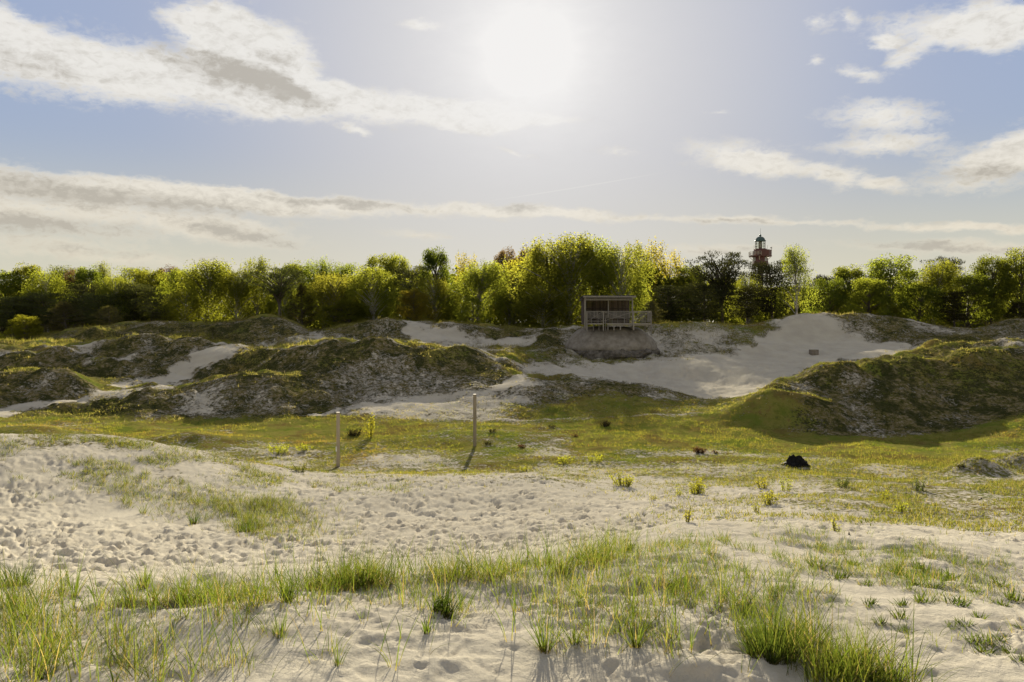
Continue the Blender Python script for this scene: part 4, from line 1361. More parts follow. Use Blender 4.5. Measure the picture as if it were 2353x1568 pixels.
# grass clumps one can point to: (x, y, width px, height px, blades, kind, tint, label)
CLUMPS = [
    (1016, 1407, 84, 84, 120, 'dense', .30, 'dark broad bladed clump leaning right alone on the bare sand in the middle'),
    (1772, 1505, 170, 140, 620, 'dense', .5, 'thickest dark green rounded clump on the lower right foreground sand'),
    (1915, 1560, 180, 90, 330, 'marram', .55, 'wide yellow green clump at the bottom edge right of the thick dark clump'),
    (2040, 1566, 110, 70, 260, 'marram', .5, 'low wispy clump at the bottom edge, the rightmost of the foreground band'),
    (1252, 1495, 84, 128, 46, 'marram', .30, 'tall open clump of upright blades on bare sand in the lower middle'),
    (1322, 1478, 60, 90, 26, 'marram', .35, 'narrow clump just right of the tall open one in the lower middle'),
    (1462, 1488, 66, 120, 40, 'marram', .35, 'tall narrow upright clump halfway from the open one to the thick dark one'),
    (660, 1380, 70, 112, 60, 'marram', .25, 'tall spiky dark clump standing up on the crest left of the middle'),
    (640, 1462, 80, 70, 22, 'marram', .35, 'thin splayed clump below the tall spiky one left of the middle'),
    (790, 1345, 70, 62, 90, 'marram', .5, 'even brush like clump on the crest right of the tall spiky one'),
    (1290, 1312, 78, 62, 190, 'marram', .6, 'bright yellow green bushy clump on the crest right of the middle'),
    (40, 1345, 90, 70, 240, 'dense', .2, 'dark dense clump at the left edge of the photo'),
    (170, 1370, 60, 116, 26, 'marram', .35, 'tall sparse clump with one blade far over the rest, near the left edge'),
    (330, 1350, 80, 70, 60, 'marram', .5, 'loose clump on the crest between left edge and tall spiky clump'),
    (420, 1385, 70, 74, 50, 'marram', .45, 'upright clump next left of the dead brown stems on the crest'),
    (262, 1566, 30, 118, 6, 'marram', .15, 'single very tall broad blades at the bottom edge on the left'),
    (100, 1562, 50, 92, 10, 'marram', .3, 'few broad blades at the very bottom left corner'),
    (565, 1222, 76, 46, 130, 'dense', .4, 'low clump at the lower tip of the grass patch beyond the trampled sand'),
    (445, 1205, 56, 42, 90, 'dense', .35, 'leftmost dense clump of the grass patch beyond the trampled sand'),
    (330, 1180, 46, 40, 26, 'marram', .3, 'small upright clump alone left of the grass patch beyond the trampled sand'),
    (980, 1455, 80, 60, 14, 'marram', .25, 'v shaped clump of a few blades below the dark broad bladed one'),
    (775, 1528, 70, 80, 14, 'marram', .35, 'thin clump of few blades near the bottom, left of the middle'),
    (1445, 1265, 46, 30, 70, 'dense', .3, 'small dark tufted clump on the crest where it curves up right'),
]
for i, (x, y, w, h, nb, kd, ti, lab) in enumerate(CLUMPS):
    rgc = np.random.default_rng(500 + i)
    X, Y, Z, d = [float(np.ravel(a)[0]) for a in pix(x, min(y, 1566))]
    k = d / F
    W_, H_ = w * k, h * k
    n = int(nb)
    az = rgc.uniform(0, 6.283, n)
    rr = np.sqrt(rgc.uniform(0, 1, n)) * W_ * (.30 if nb > 100 else .14)
    b = np.stack([rr * np.cos(az), rr * np.sin(az), np.zeros(n)], -1)
    b[:, 2] = ground_z(b[:, 0] + X, b[:, 1] + Y) - Z - .012
    lean = np.abs(rgc.normal(.14, .24, n)) + rr / W_ * .55
    ln = H_ * rgc.uniform(.3, 1.08, n) * (1 - .25 * (rr / W_))
    cu = np.abs(rgc.normal(.38, .30, n))
    if i == 0:
        az = rgc.normal(.3, .9, n); lean = np.abs(rgc.normal(.35, .3, n)); cu += .2
    wd = (.0095 if i in (0, 15, 16, 20) else (.0045 if nb > 150 else .0068)) * rgc.uniform(.7, 1.25, n)
    if d > 10:
        wd = wd * 1.5
    tn = np.clip(ti + rgc.normal(0, .15, n), 0, .93)
    tn = np.where(rgc.uniform(0, 1, n) < .05, 1, tn)
    v, fl, at = blades(b, az + rgc.normal(0, .35, n), ln, lean, cu, wd, 6, tn)
    o = link('grass_clump', mesh_from('grass_clump', v, fl, M[kd], False, at), None, (X, Y, Z))
    o['label'], o['category'], o['group'] = lab, 'grass clump', 'grass clumps on the near sand'


# ------------------------------------------------------------------ leafy things
def leaf_quads(cen, size, rgx, asp=.62, up=0.0, direction=None):
    """one rhombus per centre, randomly turned"""
    n = len(cen)
    a = rgx.normal(0, 1, (n, 3)) if direction is None else direction + rgx.normal(0, .35, (n, 3))
    a[:, 2] += up
    a /= np.linalg.norm(a, axis=1)[:, None]
    b = np.cross(a, rgx.normal(0, 1, (n, 3)))
    b /= np.linalg.norm(b, axis=1)[:, None] + 1e-9
    s = (size * rgx.uniform(.6, 1.3, n))[:, None]
    v = np.stack([cen - a * s * .5, cen + b * s * asp * .5 - a * s * .05, cen + a * s * .5, cen - b * s * asp * .5 - a * s * .05], 1)
    f = (np.arange(n) * 4)[:, None] + np.arange(4)[None]
    return v.reshape(-1, 3), f


def tree_data(kind, seed):
    """nominal 8 m tall, 6 m wide: leaf centres with size and limbs as tubes"""
    r = np.random.default_rng(seed)
    H = 8.0
    limbs = []
    lean = r.normal(0, .25, 2)
    tz = np.linspace(0, 1, 7)

    def tp(t):
        return np.array([lean[0] * t * t + .12 * math.sin(3 * t + seed), lean[1] * t * t, H * .9 * t])
    trunk_r = .17 if kind in ('birch', 'leaf', 'gold') else .16
    limbs.append((np.array([tp(t) for t in tz]), trunk_r * (1 - tz * .85)))
    C, S, D, T = [], [], [], []
    ph = r.uniform(0, 6.28, 4)

    def env(t, a):
        if kind == 'pine':
            e = 3.0 * (np.clip(t - .22, 0, 1) ** .35) * (np.clip(1.04 - t, 0, 1) ** .42) * 1.25
        elif kind == 'flat':
            e = 3.0 * np.exp(-((t - .82) / .22) ** 2)
        elif kind == 'young':
            e = 3.0 * np.clip(1.03 - t, 0, 1) ** .75 * np.minimum(1, t * 7 + .2)
        elif kind == 'slender':
            e = 2.6 * np.clip(1.03 - t, 0, 1) ** .30 * np.minimum(1, t * 3 + .35)
        else:
            e = 3.0 * np.clip(1.03 - t, 0, 1) ** (.22 if kind == 'birch' else .30) * np.minimum(1, t * 2.0 + .62)
        return e * (1 + .20 * math.sin(2 * a + ph[0]) + .14 * math.sin(3 * a + ph[1] + 4 * t) + .10 * math.sin(7 * t + ph[2]))

    if kind in ('birch', 'slender'):
        nt = 104 if kind == 'birch' else 56
        for i in range(nt):
            t = .12 + .88 * r.uniform(0, 1) ** .56
            a = i * 2.399 + r.normal(0, .3)
            e = env(t, a) * r.uniform(.35, 1.0)
            end = tp(t) * np.array([1, 1, 1.08]) + np.array([e * math.cos(a), e * math.sin(a), r.uniform(-.1, .25)])
            st_ = tp(max(.08, t - .20 - .12 * e / 3))
            midp = (st_ + end) / 2 + np.array([0, 0, .35])
            if i % 2 == 0:
                limbs.append((np.array([st_, midp, end]), np.array([.05, .032, .012])))
            ns = 11
            for s in range(ns):
                o = end + r.normal(0, .34, 3) * [1, 1, .6]
                Ls = r.uniform(.7, 2.1) * (1.1 if kind == 'birch' else .9)
                m = int(Ls / .085)
                k_ = np.arange(m) / max(1, m)
                sw = r.normal(0, .10, 2)
                p = o[None] + np.stack([sw[0] * k_ * Ls + r.normal(0, .09, m), sw[1] * k_ * Ls + r.normal(0, .09, m), -k_ * Ls + r.normal(0, .05, m)], -1)
                p = p[p[:, 2] > .15]
                C.append(p); S.append(np.full(len(p), .138)); T.append(np.clip(r.uniform(.2, .8) + r.normal(0, .1, len(p)), 0, 1))
    elif kind in ('leaf', 'red', 'gold', 'bush'):
        nt = 140 if kind != 'gold' else 96
        for i in range(nt):
            t = .10 + .90 * r.uniform(0, 1) ** .85
            if kind == 'bush':
                t = r.uniform(.04, 1)
            a = i * 2.399 + r.normal(0, .3)
            e = env(t, a) * r.uniform(.45, 1.0) ** .7
            end = tp(t) + np.array([e * math.cos(a), e * math.sin(a), r.uniform(0, .5)])
            st_ = tp(max(.06, t - .22))
            if i % 3 == 0:
                limbs.append((np.array([st_, (st_ + end) / 2 + [0, 0, .1], end]), np.array([.06, .035, .012])))
            cr = r.uniform(.42, .85)
            tt = r.uniform(.15, .85)
            if kind == 'gold':
                for s in range(7):
                    o = end + r.normal(0, .32, 3)
                    Ls = r.uniform(.5, 1.3)
                    m = int(Ls / .075)
                    k_ = np.arange(m) / m
                    dr = np.array([.35 * math.cos(a), .35 * math.sin(a)]) * r.uniform(0, 1) + r.normal(0, .12, 2)
                    p = o[None] + np.stack([dr[0] * k_ * Ls, dr[1] * k_ * Ls, k_ * Ls], -1) + r.normal(0, .07, (m, 3))
                    C.append(p); S.append(np.full(m, .15)); T.append(np.clip(tt + r.normal(0, .2, m), 0, 1))
            else:
                m = 124
                q_ = r.normal(0, 1, (m, 3)); q_ /= np.linalg.norm(q_, axis=1)[:, None]
                q_ *= (r.uniform(.25, 1.1, m) ** .6)[:, None] * cr * np.array([1.1, 1.1, .75])
                p = end + q_
                p = p[p[:, 2] > .1]
                C.append(p); S.append(np.full(len(p), .155)); T.append(np.clip(tt + r.normal(0, .1, len(p)), 0, 1))
    else:   # pines
        nl_ = {'pine': 42, 'flat': 26, 'young': 44}[kind]
        for i in range(nl_):
            t = {'pine': .26 + .74 * (i + .5) / nl_, 'flat': .55 + .45 * (i + .5) / nl_, 'young': .05 + .93 * (i + .5) / nl_}[kind]
            a = i * 2.399 + r.normal(0, .4)
            e = env(t, a) * r.uniform(.6, 1.05)
            up = {'pine': .22, 'flat': .3, 'young': .45}[kind]
            st_ = tp(max(.04, t - (.06 if kind != 'flat' else .26)))
            end = st_ * 0 + tp(t) + np.array([e * math.cos(a), e * math.sin(a), e * up * .5])
            midp = st_ * .5 + end * .5 + np.array([0, 0, -.10 if kind != 'flat' else .15])
            limbs.append((np.array([st_, midp, end]), np.array([.07, .045, .015]) * (1.4 if kind == 'flat' else 1)))
            npd = 4 if kind != 'young' else 3
            for j in range(npd):
                u = .35 + .65 * (j + r.uniform(0, .8)) / npd
                base = (st_ * (1 - u) ** 2 + 2 * midp * u * (1 - u) + end * u * u) + r.normal(0, .16, 3)
                rx, rz = r.uniform(.45, .8) * (1 if kind != 'young' else .62), r.uniform(.18, .34)
                m = 74 if kind != 'young' else 50
                q_ = r.normal(0, 1, (m, 3)); q_ /= np.linalg.norm(q_, axis=1)[:, None]
                q_ *= (r.uniform(.2, 1, m) ** .5)[:, None]
                p = base + q_ * [rx, rx, rz] + [0, 0, .12]
                C.append(p); S.append(np.full(m, .23)); T.append(np.clip(r.uniform(.2, .8) + r.normal(0, .2, m), 0, 1))
                D.append(q_ * [.8, .8, .5] + [0, 0, .9])
                if kind == 'young':
                    for s in range(3):
                        o = base + r.normal(0, .25, 3) * [1, 1, .4] + [0, 0, .2]
                        m2 = 9
                        k_ = np.arange(m2) / m2
                        p = o[None] + np.stack([0 * k_, 0 * k_, k_ * .42], -1) + r.normal(0, .035, (m2, 3))
                        C.append(p); S.append(np.full(m2, .15)); T.append(np.clip(.8 + r.normal(0, .1, m2), 0, 1)); D.append(np.tile([[0, 0, 1.0]], (m2, 1)))
    C, S, T = np.concatenate(C), np.concatenate(S), np.concatenate(T)
    D = np.concatenate(D) if D else None
    # scale to the nominal size
    zt = np.percentile(C[:, 2], 99.6)
    k = np.array([3.0 / np.percentile(np.hypot(C[:, 0], C[:, 1]), 95)] * 2 + [H / zt])
    C = C * k
    limbs = [(p * k, q_) for p, q_ in limbs]
    asp = .30 if kind in ('pine', 'flat', 'young') else .62
    v, f = leaf_quads(C, S, r, asp, 0.0, D)
    return v, f, np.repeat(T, 4), limbs, (C, S, T)


TREES = {}
for kind, cnt in (('birch', 4), ('slender', 1), ('leaf', 4), ('gold', 2), ('red', 1), ('bush', 2), ('pine', 3), ('flat', 2), ('young', 2)):
    for s in range(cnt):
        v, f, t, limbs, raw = tree_data(kind, 100 * len(kind) + 7 * s + ord(kind[0]))
        cme = mesh_from(kind + '_crown', v, f, None, False, {'tint': t})
        cme.materials.append(None)
        mb = MB()
        for p, q_ in limbs:
            mb.tube(p, q_, 6)
        tme = mb.me(kind + '_trunk', None, True)
        tme.materials.append(None)
        TREES[(kind, s)] = (cme, tme, raw)


def set_mat(o, m):
    o.material_slots[0].link = 'OBJECT'
    o.material_slots[0].material = m


def plant_tree(kind, var, leafm, x, ytop, wpx, d, label, cat='tree', name='tree', group='trees at the forest edge', rz=None, ybase=None):
    rgt = np.random.default_rng(int(x * 7 + ytop * 13))
    if ybase is not None:
        X, Y, Z, d = [float(np.ravel(a)[0]) for a in pix(x, ybase)]
    else:
        X, Y, Z = at_depth(x, d)
    h = EYE + (HY - ytop) / F * Y - Z
    sx = wpx * (1.38 if kind not in ('pine', 'young', 'flat') else 1.15) / F * Y / 6.0
    cme, tme, raw = TREES[(kind, var)]
    t = thing(name, label, cat, (X, Y, Z - .05), rgt.uniform(0, 6.28) if rz is None else rz, group)
    t.scale = (sx, sx, h / 8.0)
    cr = link('crown', cme, t); set_mat(cr, M[leafm])
    tr = link('trunk', tme, t); set_mat(tr, M['birchbark' if kind in ('birch', 'slender') else 'bark'])
    return t


TL = [
    # left edge
    ('leaf', 0, 'leaf', 6, 624, 90, 84, 'broadleaf tree cut by the left edge at the top of the wood'),
    ('leaf', 1, 'leaf', 66, 610, 80, 86, 'rounded broadleaf tree with a small peak near the left edge skyline'),
    ('birch', 0, 'leaf', 110, 622, 76, 83, 'round yellow green crown above the dark pines near the left edge'),
    ('leaf', 2, 'darkleaf', 138, 614, 70, 92, 'dark olive crown on the skyline left of the bare grey one'),
    ('leaf', 3, 'red', 172, 622, 52, 90, 'greyish thin crown dipping low on the skyline at the left'),
    ('slender', 0, 'leaf', 238, 602, 46, 88, 'small pointed tree spike rising above the skyline at the left'),
    ('leaf', 1, 'leaf', 205, 614, 76, 85, 'bright crown just left of the pointed spike'),
    ('birch', 2, 'birch', 265, 634, 84, 80, 'pale yellow green birch below the pointed spike'),
    ('leaf', 2, 'leaf', 308, 616, 84, 88, 'wide level crown right of the pointed spike'),
    ('red', 0, 'red', 388, 614, 50, 94, 'small reddish brown crown on the skyline left of the big birch'),
    ('leaf', 3, 'leaf', 350, 620, 80, 86, 'green crown left below the reddish brown top'),
    ('leaf', 0, 'leaf', 410, 620, 74, 83, 'green crown tucked in left of the big birch'),
    ('pine', 0, 'needle', 30, 682, 100, 79, 'dark brownish pine low at the left edge'),
    ('pine', 1, 'needle', 100, 672, 90, 80, 'dark pine behind the small yellow green tree'),
    ('pine', 2, 'needle', 190, 648, 100, 81, 'blackish pine with layered boughs below the pointed spike'),
    ('pine', 0, 'needle', 225, 674, 84, 78, 'dark brown pine between the two small open pines'),
    ('pine', 1, 'needle', 312, 652, 100, 80, 'broad dark pine right of the two small open pines'),
    ('pine', 2, 'needle', 385, 672, 80, 78, 'dusky pine left of the bright low birch'),
    ('young', 0, 'needle2', 150, 692, 78, 72.5, 'small open pine with spiky shoots, the left of two'),
    ('young', 1, 'needle2', 252, 702, 70, 71.5, 'small open pine with spiky shoots, the right of two on the ridge'),
    ('bush', 0, 'sapling', 58, 724, 56, 70, 'small bright yellow green tree standing before the dark pines at the left'),
    ('bush', 1, 'sapling', -14, 765, 44, 66, 'bright yellow bush cut off by the left edge'),
    # left centre
    ('birch', 1, 'birch', 425, 660, 80, 76, 'bright low birch left of the big leafy birch'),
    ('birch', 3, 'leaf', 478, 600, 128, 78, 'big leafy birch with a broad domed crown, left of the forked pine'),
    ('birch', 0, 'leaf', 545, 622, 80, 77, 'birch filling the gap right of the big leafy birch'),
    ('birch', 2, 'leaf', 590, 594, 74, 80, 'tall birch with rounded top just left of the forked pine'),
    ('flat', 0, 'needle', 642, 612, 104, 74, 'dark open pine on bare forked trunks on the grassy hill'),
    ('birch', 1, 'birch', 652, 668, 60, 80, 'sunlit young birch seen through the trunks of the forked pine'),
    ('leaf', 1, 'leaf', 668, 604, 80, 84, 'crown behind and right of the forked pine'),
    ('young', 0, 'needle2', 694, 652, 66, 76, 'greyish brown young pine right of the forked pine'),
    ('birch', 3, 'leaf', 745, 598, 82, 84, 'double topped tree on the skyline left of centre'),
    ('leaf', 2, 'leaf', 795, 607, 66, 86, 'small crown on the skyline left of the bright wide birch'),
    ('birch', 0, 'birch', 770, 630, 112, 77, 'bright wide birch, the left of a pair by the sandy gap'),
    ('birch', 2, 'birch', 858, 616, 120, 76, 'bright wide birch, the right of a pair by the sandy gap'),
    ('leaf', 0, 'leaf', 865, 588, 86, 86, 'green crown rising behind the bright pair of birches'),
    ('leaf', 3, 'leaf', 915, 588, 66, 88, 'crown on the skyline right of the bright pair'),
    ('pine', 0, 'needle', 945, 612, 90, 82, 'dark pine in the gap right of the bright pair of birches'),
    ('leaf', 1, 'darkleaf', 1005, 572, 78, 82, 'tall domed mid green tree left of the middle skyline'),
    ('birch', 1, 'birch', 1000, 640, 84, 77, 'bright small birch under the domed mid green tree'),
    ('bush', 0, 'gold', 950, 664, 58, 73.5, 'brownish green bushy small tree on the ridge'),
    ('leaf', 2, 'leaf', 800, 690, 90, 74.5, 'low dark leafy tree beneath the bright pair'),
    # centre
    ('gold', 0, 'gold', 1075, 584, 66, 88, 'thin golden topped tree on the middle skyline'),
    ('birch', 3, 'birch', 1100, 602, 116, 76, 'yellow green birch with pale stems in the middle'),
    ('bush', 1, 'leaf', 1088, 682, 58, 72.5, 'round green bush on the ridge below the middle birch'),
    ('red', 0, 'red', 1166, 574, 56, 92, 'reddish brown treetop left of the great birch, the left of two'),
    ('red', 0, 'red', 1212, 572, 56, 90, 'reddish brown treetop beside the great birch, the right of two'),
    ('gold', 1, 'gold', 1182, 590, 84, 84, 'olive gold tree between the middle birch and the great birch'),
    ('birch', 0, 'leaf', 1170, 660, 84, 76, 'shaded green birch in the hollow left of the great birch'),
    ('birch', 2, 'birch', 1308, 541, 176, 75, 'great weeping birch, tallest crown, behind the shelter on the left'),
    ('birch', 1, 'birch', 1425, 562, 118, 74, 'great weeping birch whose right boughs hang beside the shelter roof'),
    ('birch', 3, 'birch', 1368, 549, 150, 77, 'weeping birch filling in between the two great ones'),
    ('birch', 0, 'birch', 1264, 562, 110, 77, 'tall weeping birch on the left flank of the great birch'),
    ('birch', 0, 'birch', 1250, 668, 110, 73, 'low weeping birch with white leaning stems left of the shelter'),
    ('gold', 0, 'gold', 1470, 556, 110, 97, 'golden tree with upright shoots right of the great birches'),
    ('gold', 1, 'gold', 1538, 576, 96, 99, 'golden tree with upright shoots, the right of two'),
    ('pine', 1, 'darkneedle', 1534, 656, 96, 77, 'dark brown pine right of the shelter'),
    ('young', 1, 'needle2', 1497, 690, 54, 69, 'small spiky young pine close beside the shelter deck'),
    # right
    ('pine', 2, 'darkneedle', 1622, 648, 96, 76, 'brownish bushy pine left of the umbrella pine'),
    ('flat', 1, 'darkneedle', 1662, 583, 128, 78, 'umbrella pine with a flat dark crown on a bare stem'),
    ('leaf', 3, 'leaf', 1590, 610, 76, 96, 'leafy tree behind the brownish bushy pine'),
    ('birch', 1, 'leaf', 1722, 628, 60, 84, 'small light birch right of the umbrella pine'),
    ('pine', 0, 'darkneedle', 1775, 600, 110, 77, 'dark broad pine in front of the lighthouse'),
    ('pine', 1, 'darkneedle', 1718, 660, 90, 76, 'low blackish pine between umbrella pine and lighthouse pine'),
    ('slender', 0, 'birch', 1828, 564, 76, 74, 'tall slender birch with drooping twigs right of the lighthouse'),
    ('pine', 2, 'darkneedle', 1886, 632, 84, 84, 'dark pine right behind the tall slender birch'),
    ('leaf', 0, 'darkleaf', 1905, 640, 76, 80, 'low dark broadleaf tree in the dip of the skyline'),
    ('leaf', 1, 'leaf', 1955, 612, 92, 82, 'leafy tree with a ragged top left of the big rounded one'),
    ('leaf', 2, 'leaf', 2048, 590, 118, 79, 'big rounded leafy tree above the white sand hill'),
    ('leaf', 3, 'leaf', 2000, 640, 90, 76, 'lower leafy tree beside the big rounded one'),
    ('bush', 0, 'sapling', 2036, 698, 62, 75.5, 'bright yellow green bush peeking over the white sand hill'),
    ('birch', 3, 'leaf', 2146, 600, 88, 79, 'leafy birch right of the big rounded tree'),
    ('pine', 0, 'darkneedle', 2172, 592, 66, 88, 'dark pine top poking up between leafy crowns at the right'),
    ('leaf', 0, 'darkleaf', 2110, 655, 90, 77, 'deep green tree over the right shoulder of the sand hill'),
    ('leaf', 1, 'darkleaf', 2222, 628, 96, 78, 'dark leafy tree in the dip near the right edge'),
    ('leaf', 3, 'darkleaf', 2280, 592, 96, 79, 'tall dark leafy tree near the right edge'),
    ('leaf', 2, 'leaf', 2345, 574, 96, 77, 'tallest leafy tree at the right edge'),
    ('pine', 2, 'scrub', 2190, 668, 80, 76, 'low dark evergreen behind the gap in the dunes at the right'),
    ('bush', 1, 'scrub', 2345, 692, 46, 74, 'dark narrow evergreen bush at the right edge'),
    ('young', 0, 'needle', 490, 748, 36, 62, 'small dark conifer in the grassy bank below the big leafy birch'),
]
for (kind, var, lm, x, yt, w, d, lab) in TL:
    nm = {'pine': 'pine_tree', 'flat': 'pine_tree', 'young': 'young_pine', 'birch': 'birch_tree', 'slender': 'birch_tree', 'bush': 'leafy_shrub'}.get(kind, 'broadleaf_tree')
    plant_tree(kind, var, lm, x, yt, w, d, lab, {'leafy_shrub': 'shrub'}.get(nm, 'tree'), nm)

# the wood behind, one mass
SKYL = [(-700, 640), (-200, 636), (0, 636), (66, 634), (170, 640), (240, 634), (400, 636), (480, 618), (600, 612), (700, 622), (800, 622), (870, 606), (1000, 600), (1100, 606), (1230, 590), (1400, 576),
        (1500, 596), (1600, 622), (1750, 640), (1880, 655), (2000, 628), (2150, 622), (2230, 640), (2353, 602), (2600, 610), (3100, 620)]
rgw = np.random.default_rng(9)
wv, wf, wt, o = [], [], [], 0
keys = [k for k in TREES if k[0] in ('leaf', 'pine', 'birch')]
for row, (dep, off) in enumerate(((89, 12), (97, 6), (106, 4), (118, 2))):
    x = -620.0
    while x < 2980:
        if 1440 < x < 1600 and dep < 95:
            x += 60
            continue
        kk = keys[rgw.integers(len(keys))]
        C, S, T = TREES[kk][2]
        sel = rgw.permutation(len(C))[:720]
        yt = np.interp(x, [p[0] for p in SKYL], [p[1] for p in SKYL]) + off + rgw.uniform(0, 26)
        X = (x - CX) / F * dep
        Z = EYE - 1.3
        h = EYE + (HY - yt) / F * dep - Z
        s = rgw.uniform(.75, 1.05)
        a = rgw.uniform(0, 6.28)
        p = C[sel]
        p = np.stack([(p[:, 0] * math.cos(a) - p[:, 1] * math.sin(a)) * s + X, (p[:, 0] * math.sin(a) + p[:, 1] * math.cos(a)) * s + dep, p[:, 2] * h / 8 + Z], -1)
        v, f = leaf_quads(p, S[sel] * 3.0, rgw, .7)
        wv.append(v); wf.append(f + o); wt.append(np.repeat(np.clip(T[sel] * .6 + (.3 if kk[0] != 'pine' else 0), 0, 1), 4)); o += len(v)
        x += rgw.uniform(62, 92)
m_ = 26000
px_ = rgw.uniform(-650, 3000, m_); dp_ = rgw.uniform(86, 104, m_)
p = np.stack([(px_ - CX) / F * dp_, dp_, EYE - 1.4 + 3.2 * rgw.uniform(0, 1, m_) ** 1.4], -1)
v, f = leaf_quads(p, np.full(m_, .55), rgw, .7)
wv.append(v); wf.append(f + o); wt.append(np.repeat(rgw.uniform(0, .4, m_), 4)); o += len(v)
M['woodmass'] = leaf_material('far_wood_leaf', (.060, .076, .018), (.20, .22, .02), .5, .25)
link('background_wood', mesh_from('background_wood', np.concatenate(wv), np.concatenate(wf), M['woodmass'], False, {'tint': np.concatenate(wt)}), kind='stuff',
     label='mixed wood behind the front trees reading as one green mass')


# ------------------------------------------------------------------ low plants
def sprig(name, x, y, w, h, stems, leafm, label, cat, group, seed, leaf=.03, ground=None):
    r = np.random.default_rng(seed)
    X, Y, Z, d = [float(np.ravel(a)[0]) for a in pix(x, y)]
    k = d / F
    W_, H_ = w * k, h * k
    t = thing(name, label, cat, (X, Y, Z), 0, group)
    mb = MB()
    C, T = [], []
    for s in range(stems):
        a = r.uniform(0, 6.28)
        rr = W_ * .5 * math.sqrt(r.uniform(0, 1)) if stems > 1 else 0
        b0 = np.array([rr * .55 * math.cos(a), rr * .55 * math.sin(a), -.02])
        e = np.array([rr * math.cos(a), rr * math.sin(a), H_ * r.uniform(.55, 1.05)]) + [r.normal(0, .02), 0, 0]
        m = (b0 + e) / 2 + r.normal(0, .012, 3)
        mb.tube([b0, m, e], [.007, .005, .002], 5)
        nl_ = max(10, int(H_ / leaf * 5))
        u = r.uniform(.12, 1.02, nl_)[:, None]
        p = b0 * (1 - u) ** 2 + 2 * m * u * (1 - u) + e * u * u + r.normal(0, leaf * .75, (nl_, 3)) * [1, 1, .5]
        C.append(p); T.append(r.uniform(.1, .95, nl_))
    C, T = np.concatenate(C), np.concatenate(T)
    v, f = leaf_quads(C, np.full(len(C), leaf * .95), r, .62, .35)
    mb.build('stem', M['bark'], t)
    link('foliage', mesh_from('foliage', v, f, M[leafm], False, {'tint': np.repeat(T, 4)}), t)
    return t


SAP = 'yellow green saplings and sprigs on the sand'
SPR = [
    (850, 1008, 26, 58, 7, 'tall bright yellow sapling between the two posts', .06),
    (1432, 1116, 64, 30, 22, 'widest bushy sprig on the sand right of the low sand mound', .040),
    (1600, 1134, 50, 34, 18, 'round bright yellow sprig on the sand, next right of the widest one', .040),
    (1752, 1124, 34, 28, 9, 'yellow sprig behind the pair on the sand below the stump', .036),
    (1772, 1160, 48, 34, 14, 'bright yellow sprig nearest the camera below the stump', .038),
    (1806, 1130, 26, 38, 6, 'thin upright sprig just below the charred stump', .036),
    (1738, 1176, 22, 18, 6, 'small low sprig left of the nearest bright yellow one', .03),
    (2072, 1176, 28, 22, 8, 'small yellow sprig in the sparse green right of the stump sprigs', .034),
    (2112, 1128, 34, 30, 10, 'dark green sprig near burnt chips at the right', .034),
    (1938, 1120, 44, 24, 12, 'low green sprig right of the charred stump', .034),
    (1560, 1140, 20, 24, 4, 'thin sprig left of the round bright yellow one', .03),
    (1300, 1066, 46, 20, 14, 'low yellow sprig at the meadow fringe right of the thin post', .04),
    (1370, 1062, 44, 22, 14, 'low yellow sprig at the meadow fringe, next right of the other', .04),
    (1210, 1082, 40, 16, 10, 'small sprig at the fringe beside the post shadow tip', .036),
    (640, 1042, 60, 22, 20, 'low yellow bush at the meadow fringe left of the nearer post', .045),
    (700, 1036, 40, 18, 12, 'small yellow sprig just left of the nearer post', .04),
    (690, 1085, 50, 14, 14, 'low green sprig below the hump at the left', .036),
    (1580, 1200, 26, 34, 4, 'single upright reddish sprig on the near right sand', .03),
    (2035, 1150, 28, 24, 6, 'thin sprig on sand left of the small yellow one', .03),
    (1500, 1150, 18, 18, 4, 'tiny sprig on the bare sand right of the sand mound', .03),
    (1925, 1222, 26, 30, 4, 'sprig beside the burnt wood on the right sand', .028),
    (2010, 1100, 24, 14, 6, 'small low sprig on the grass right of the stump', .03),
]
for i, (x, y, w, h, n, lab, lf) in enumerate(SPR):
    sprig('sapling', x, y, w, h, n, 'sapling' if i not in (8, 9, 16) else 'short', lab, 'sapling', SAP, 900 + i, lf) if i not in (8, 9, 16) else sprig('sapling', x, y, w, h, n, 'rosette', lab, 'sapling', SAP, 900 + i, lf)
SCR = 'low dark heath shrubs in the meadow'
for i, (x, y, w, h, n, lm, lab) in enumerate([
        (814, 1001, 44, 17, 34, 'scrub', 'flat blackish shrub beside the tall yellow sapling'),
        (1607, 1041, 40, 16, 30, 'rust', 'rust brown low shrub left of the charred stump'),
        (1645, 1042, 18, 8, 10, 'rust', 'tiny rusty shrub touching the rust brown one'),
        (1390, 980, 30, 16, 22, 'scrub', 'dark green shrub in the shaded turf below the spur'),
        (1198, 1029, 26, 9, 16, 'rust', 'small reddish dark shrub right of the thin post'),
        (1122, 1021, 24, 8, 14, 'scrub', 'little dark shrub close right of the thin post foot'),
        (1132, 993, 20, 10, 12, 'scrub', 'little dark green tuft shrub behind the thin post'),
        (1322, 1004, 24, 7, 14, 'rust', 'orange tinted low shrub by the faint trail'),
        (1268, 983, 22, 8, 12, 'scrub', 'small dark shrub at the shadow edge on the turf'),
        (2210, 1075, 20, 9, 10, 'scrub', 'small dark shrub left of the little sand heap')]):
    sprig('heath_shrub', x, y, w * .85, h * .8, n, lm, lab, 'shrub', SCR, 1100 + i, .05)

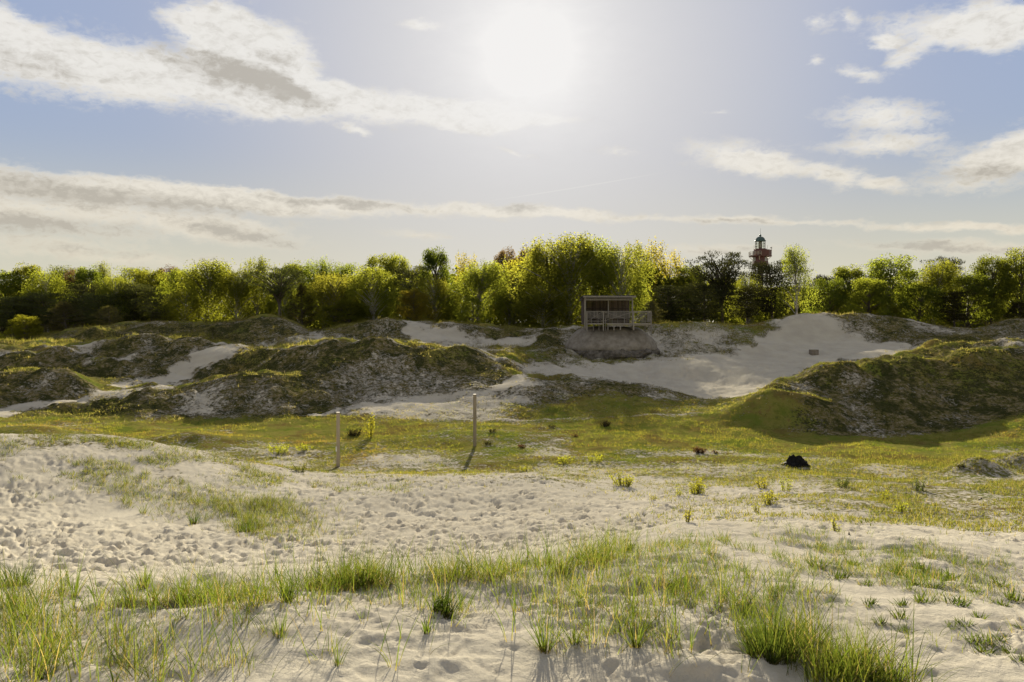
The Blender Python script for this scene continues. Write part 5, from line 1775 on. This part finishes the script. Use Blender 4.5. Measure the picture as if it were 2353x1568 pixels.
# strap leaved rosettes on the right sand
ROS = [(2000, 1390), (2075, 1392), (2070, 1420), (2075, 1450), (2025, 1433), (2150, 1352), (2110, 1346), (2185, 1440), (2215, 1437), (2250, 1420), (2240, 1360), (2300, 1390), (2330, 1380), (2180, 1330),
       (2240, 1476), (2270, 1478), (2300, 1470), (2260, 1500), (2320, 1500), (2345, 1520), (2120, 1310), (2060, 1318), (1990, 1345), (1930, 1330), (2300, 1345), (2340, 1440), (2200, 1390), (2120, 1385), (1880, 1300), (1960, 1300)]
ros_meshes = []
for s in range(5):
    r = np.random.default_rng(60 + s)
    n = 46
    az = r.uniform(0, 6.28, n)
    b = np.stack([.03 * np.cos(az), .03 * np.sin(az), np.full(n, -.01)], -1) + r.normal(0, .03, (n, 3)) * [1, 1, 0]
    v, fl, at = blades(b, az, r.uniform(.06, .13, n), r.uniform(.25, 1.1, n), r.uniform(.1, .6, n), r.uniform(.010, .017, n), 4, np.clip(r.normal(.5, .2, n), 0, 1))
    ros_meshes.append(mesh_from('rosette', v, fl, M['dense'], False, at))
ROS_LABEL = []
for i, (x, y) in enumerate(ROS):
    row = ['back', 'second', 'middle', 'front'][int(np.clip((y - 1296) // 55, 0, 3))]
    mates = sorted([p for p in ROS if int(np.clip((p[1] - 1296) // 55, 0, 3)) == int(np.clip((y - 1296) // 55, 0, 3))])
    k = mates.index((x, y))
    nth = ['leftmost', 'second from left', 'third from left', 'fourth from left', 'fifth from left', 'sixth from left', 'seventh from left', 'eighth from left', 'ninth from left', 'tenth from left'][k]
    ROS_LABEL.append('strap leaved green rosette on the right sand, %s in the %s row' % (nth, row))
rgr = np.random.default_rng(3)
for i, (x, y) in enumerate(ROS):
    X, Y, Z, d = [float(np.ravel(a)[0]) for a in pix(x, y)]
    o = link('rosette_plant', ros_meshes[i % 5], None, (X, Y, Z))
    o.rotation_euler = (0, 0, rgr.uniform(0, 6.28))
    s = rgr.uniform(.5, .95) * (.68 if y > 1430 else 1)
    o.scale = (s, s, s * rgr.uniform(.8, 1.15))
    o['label'] = ROS_LABEL[i]
    o['category'] = 'plant'
    o['group'] = 'green rosette plants on the right sand'
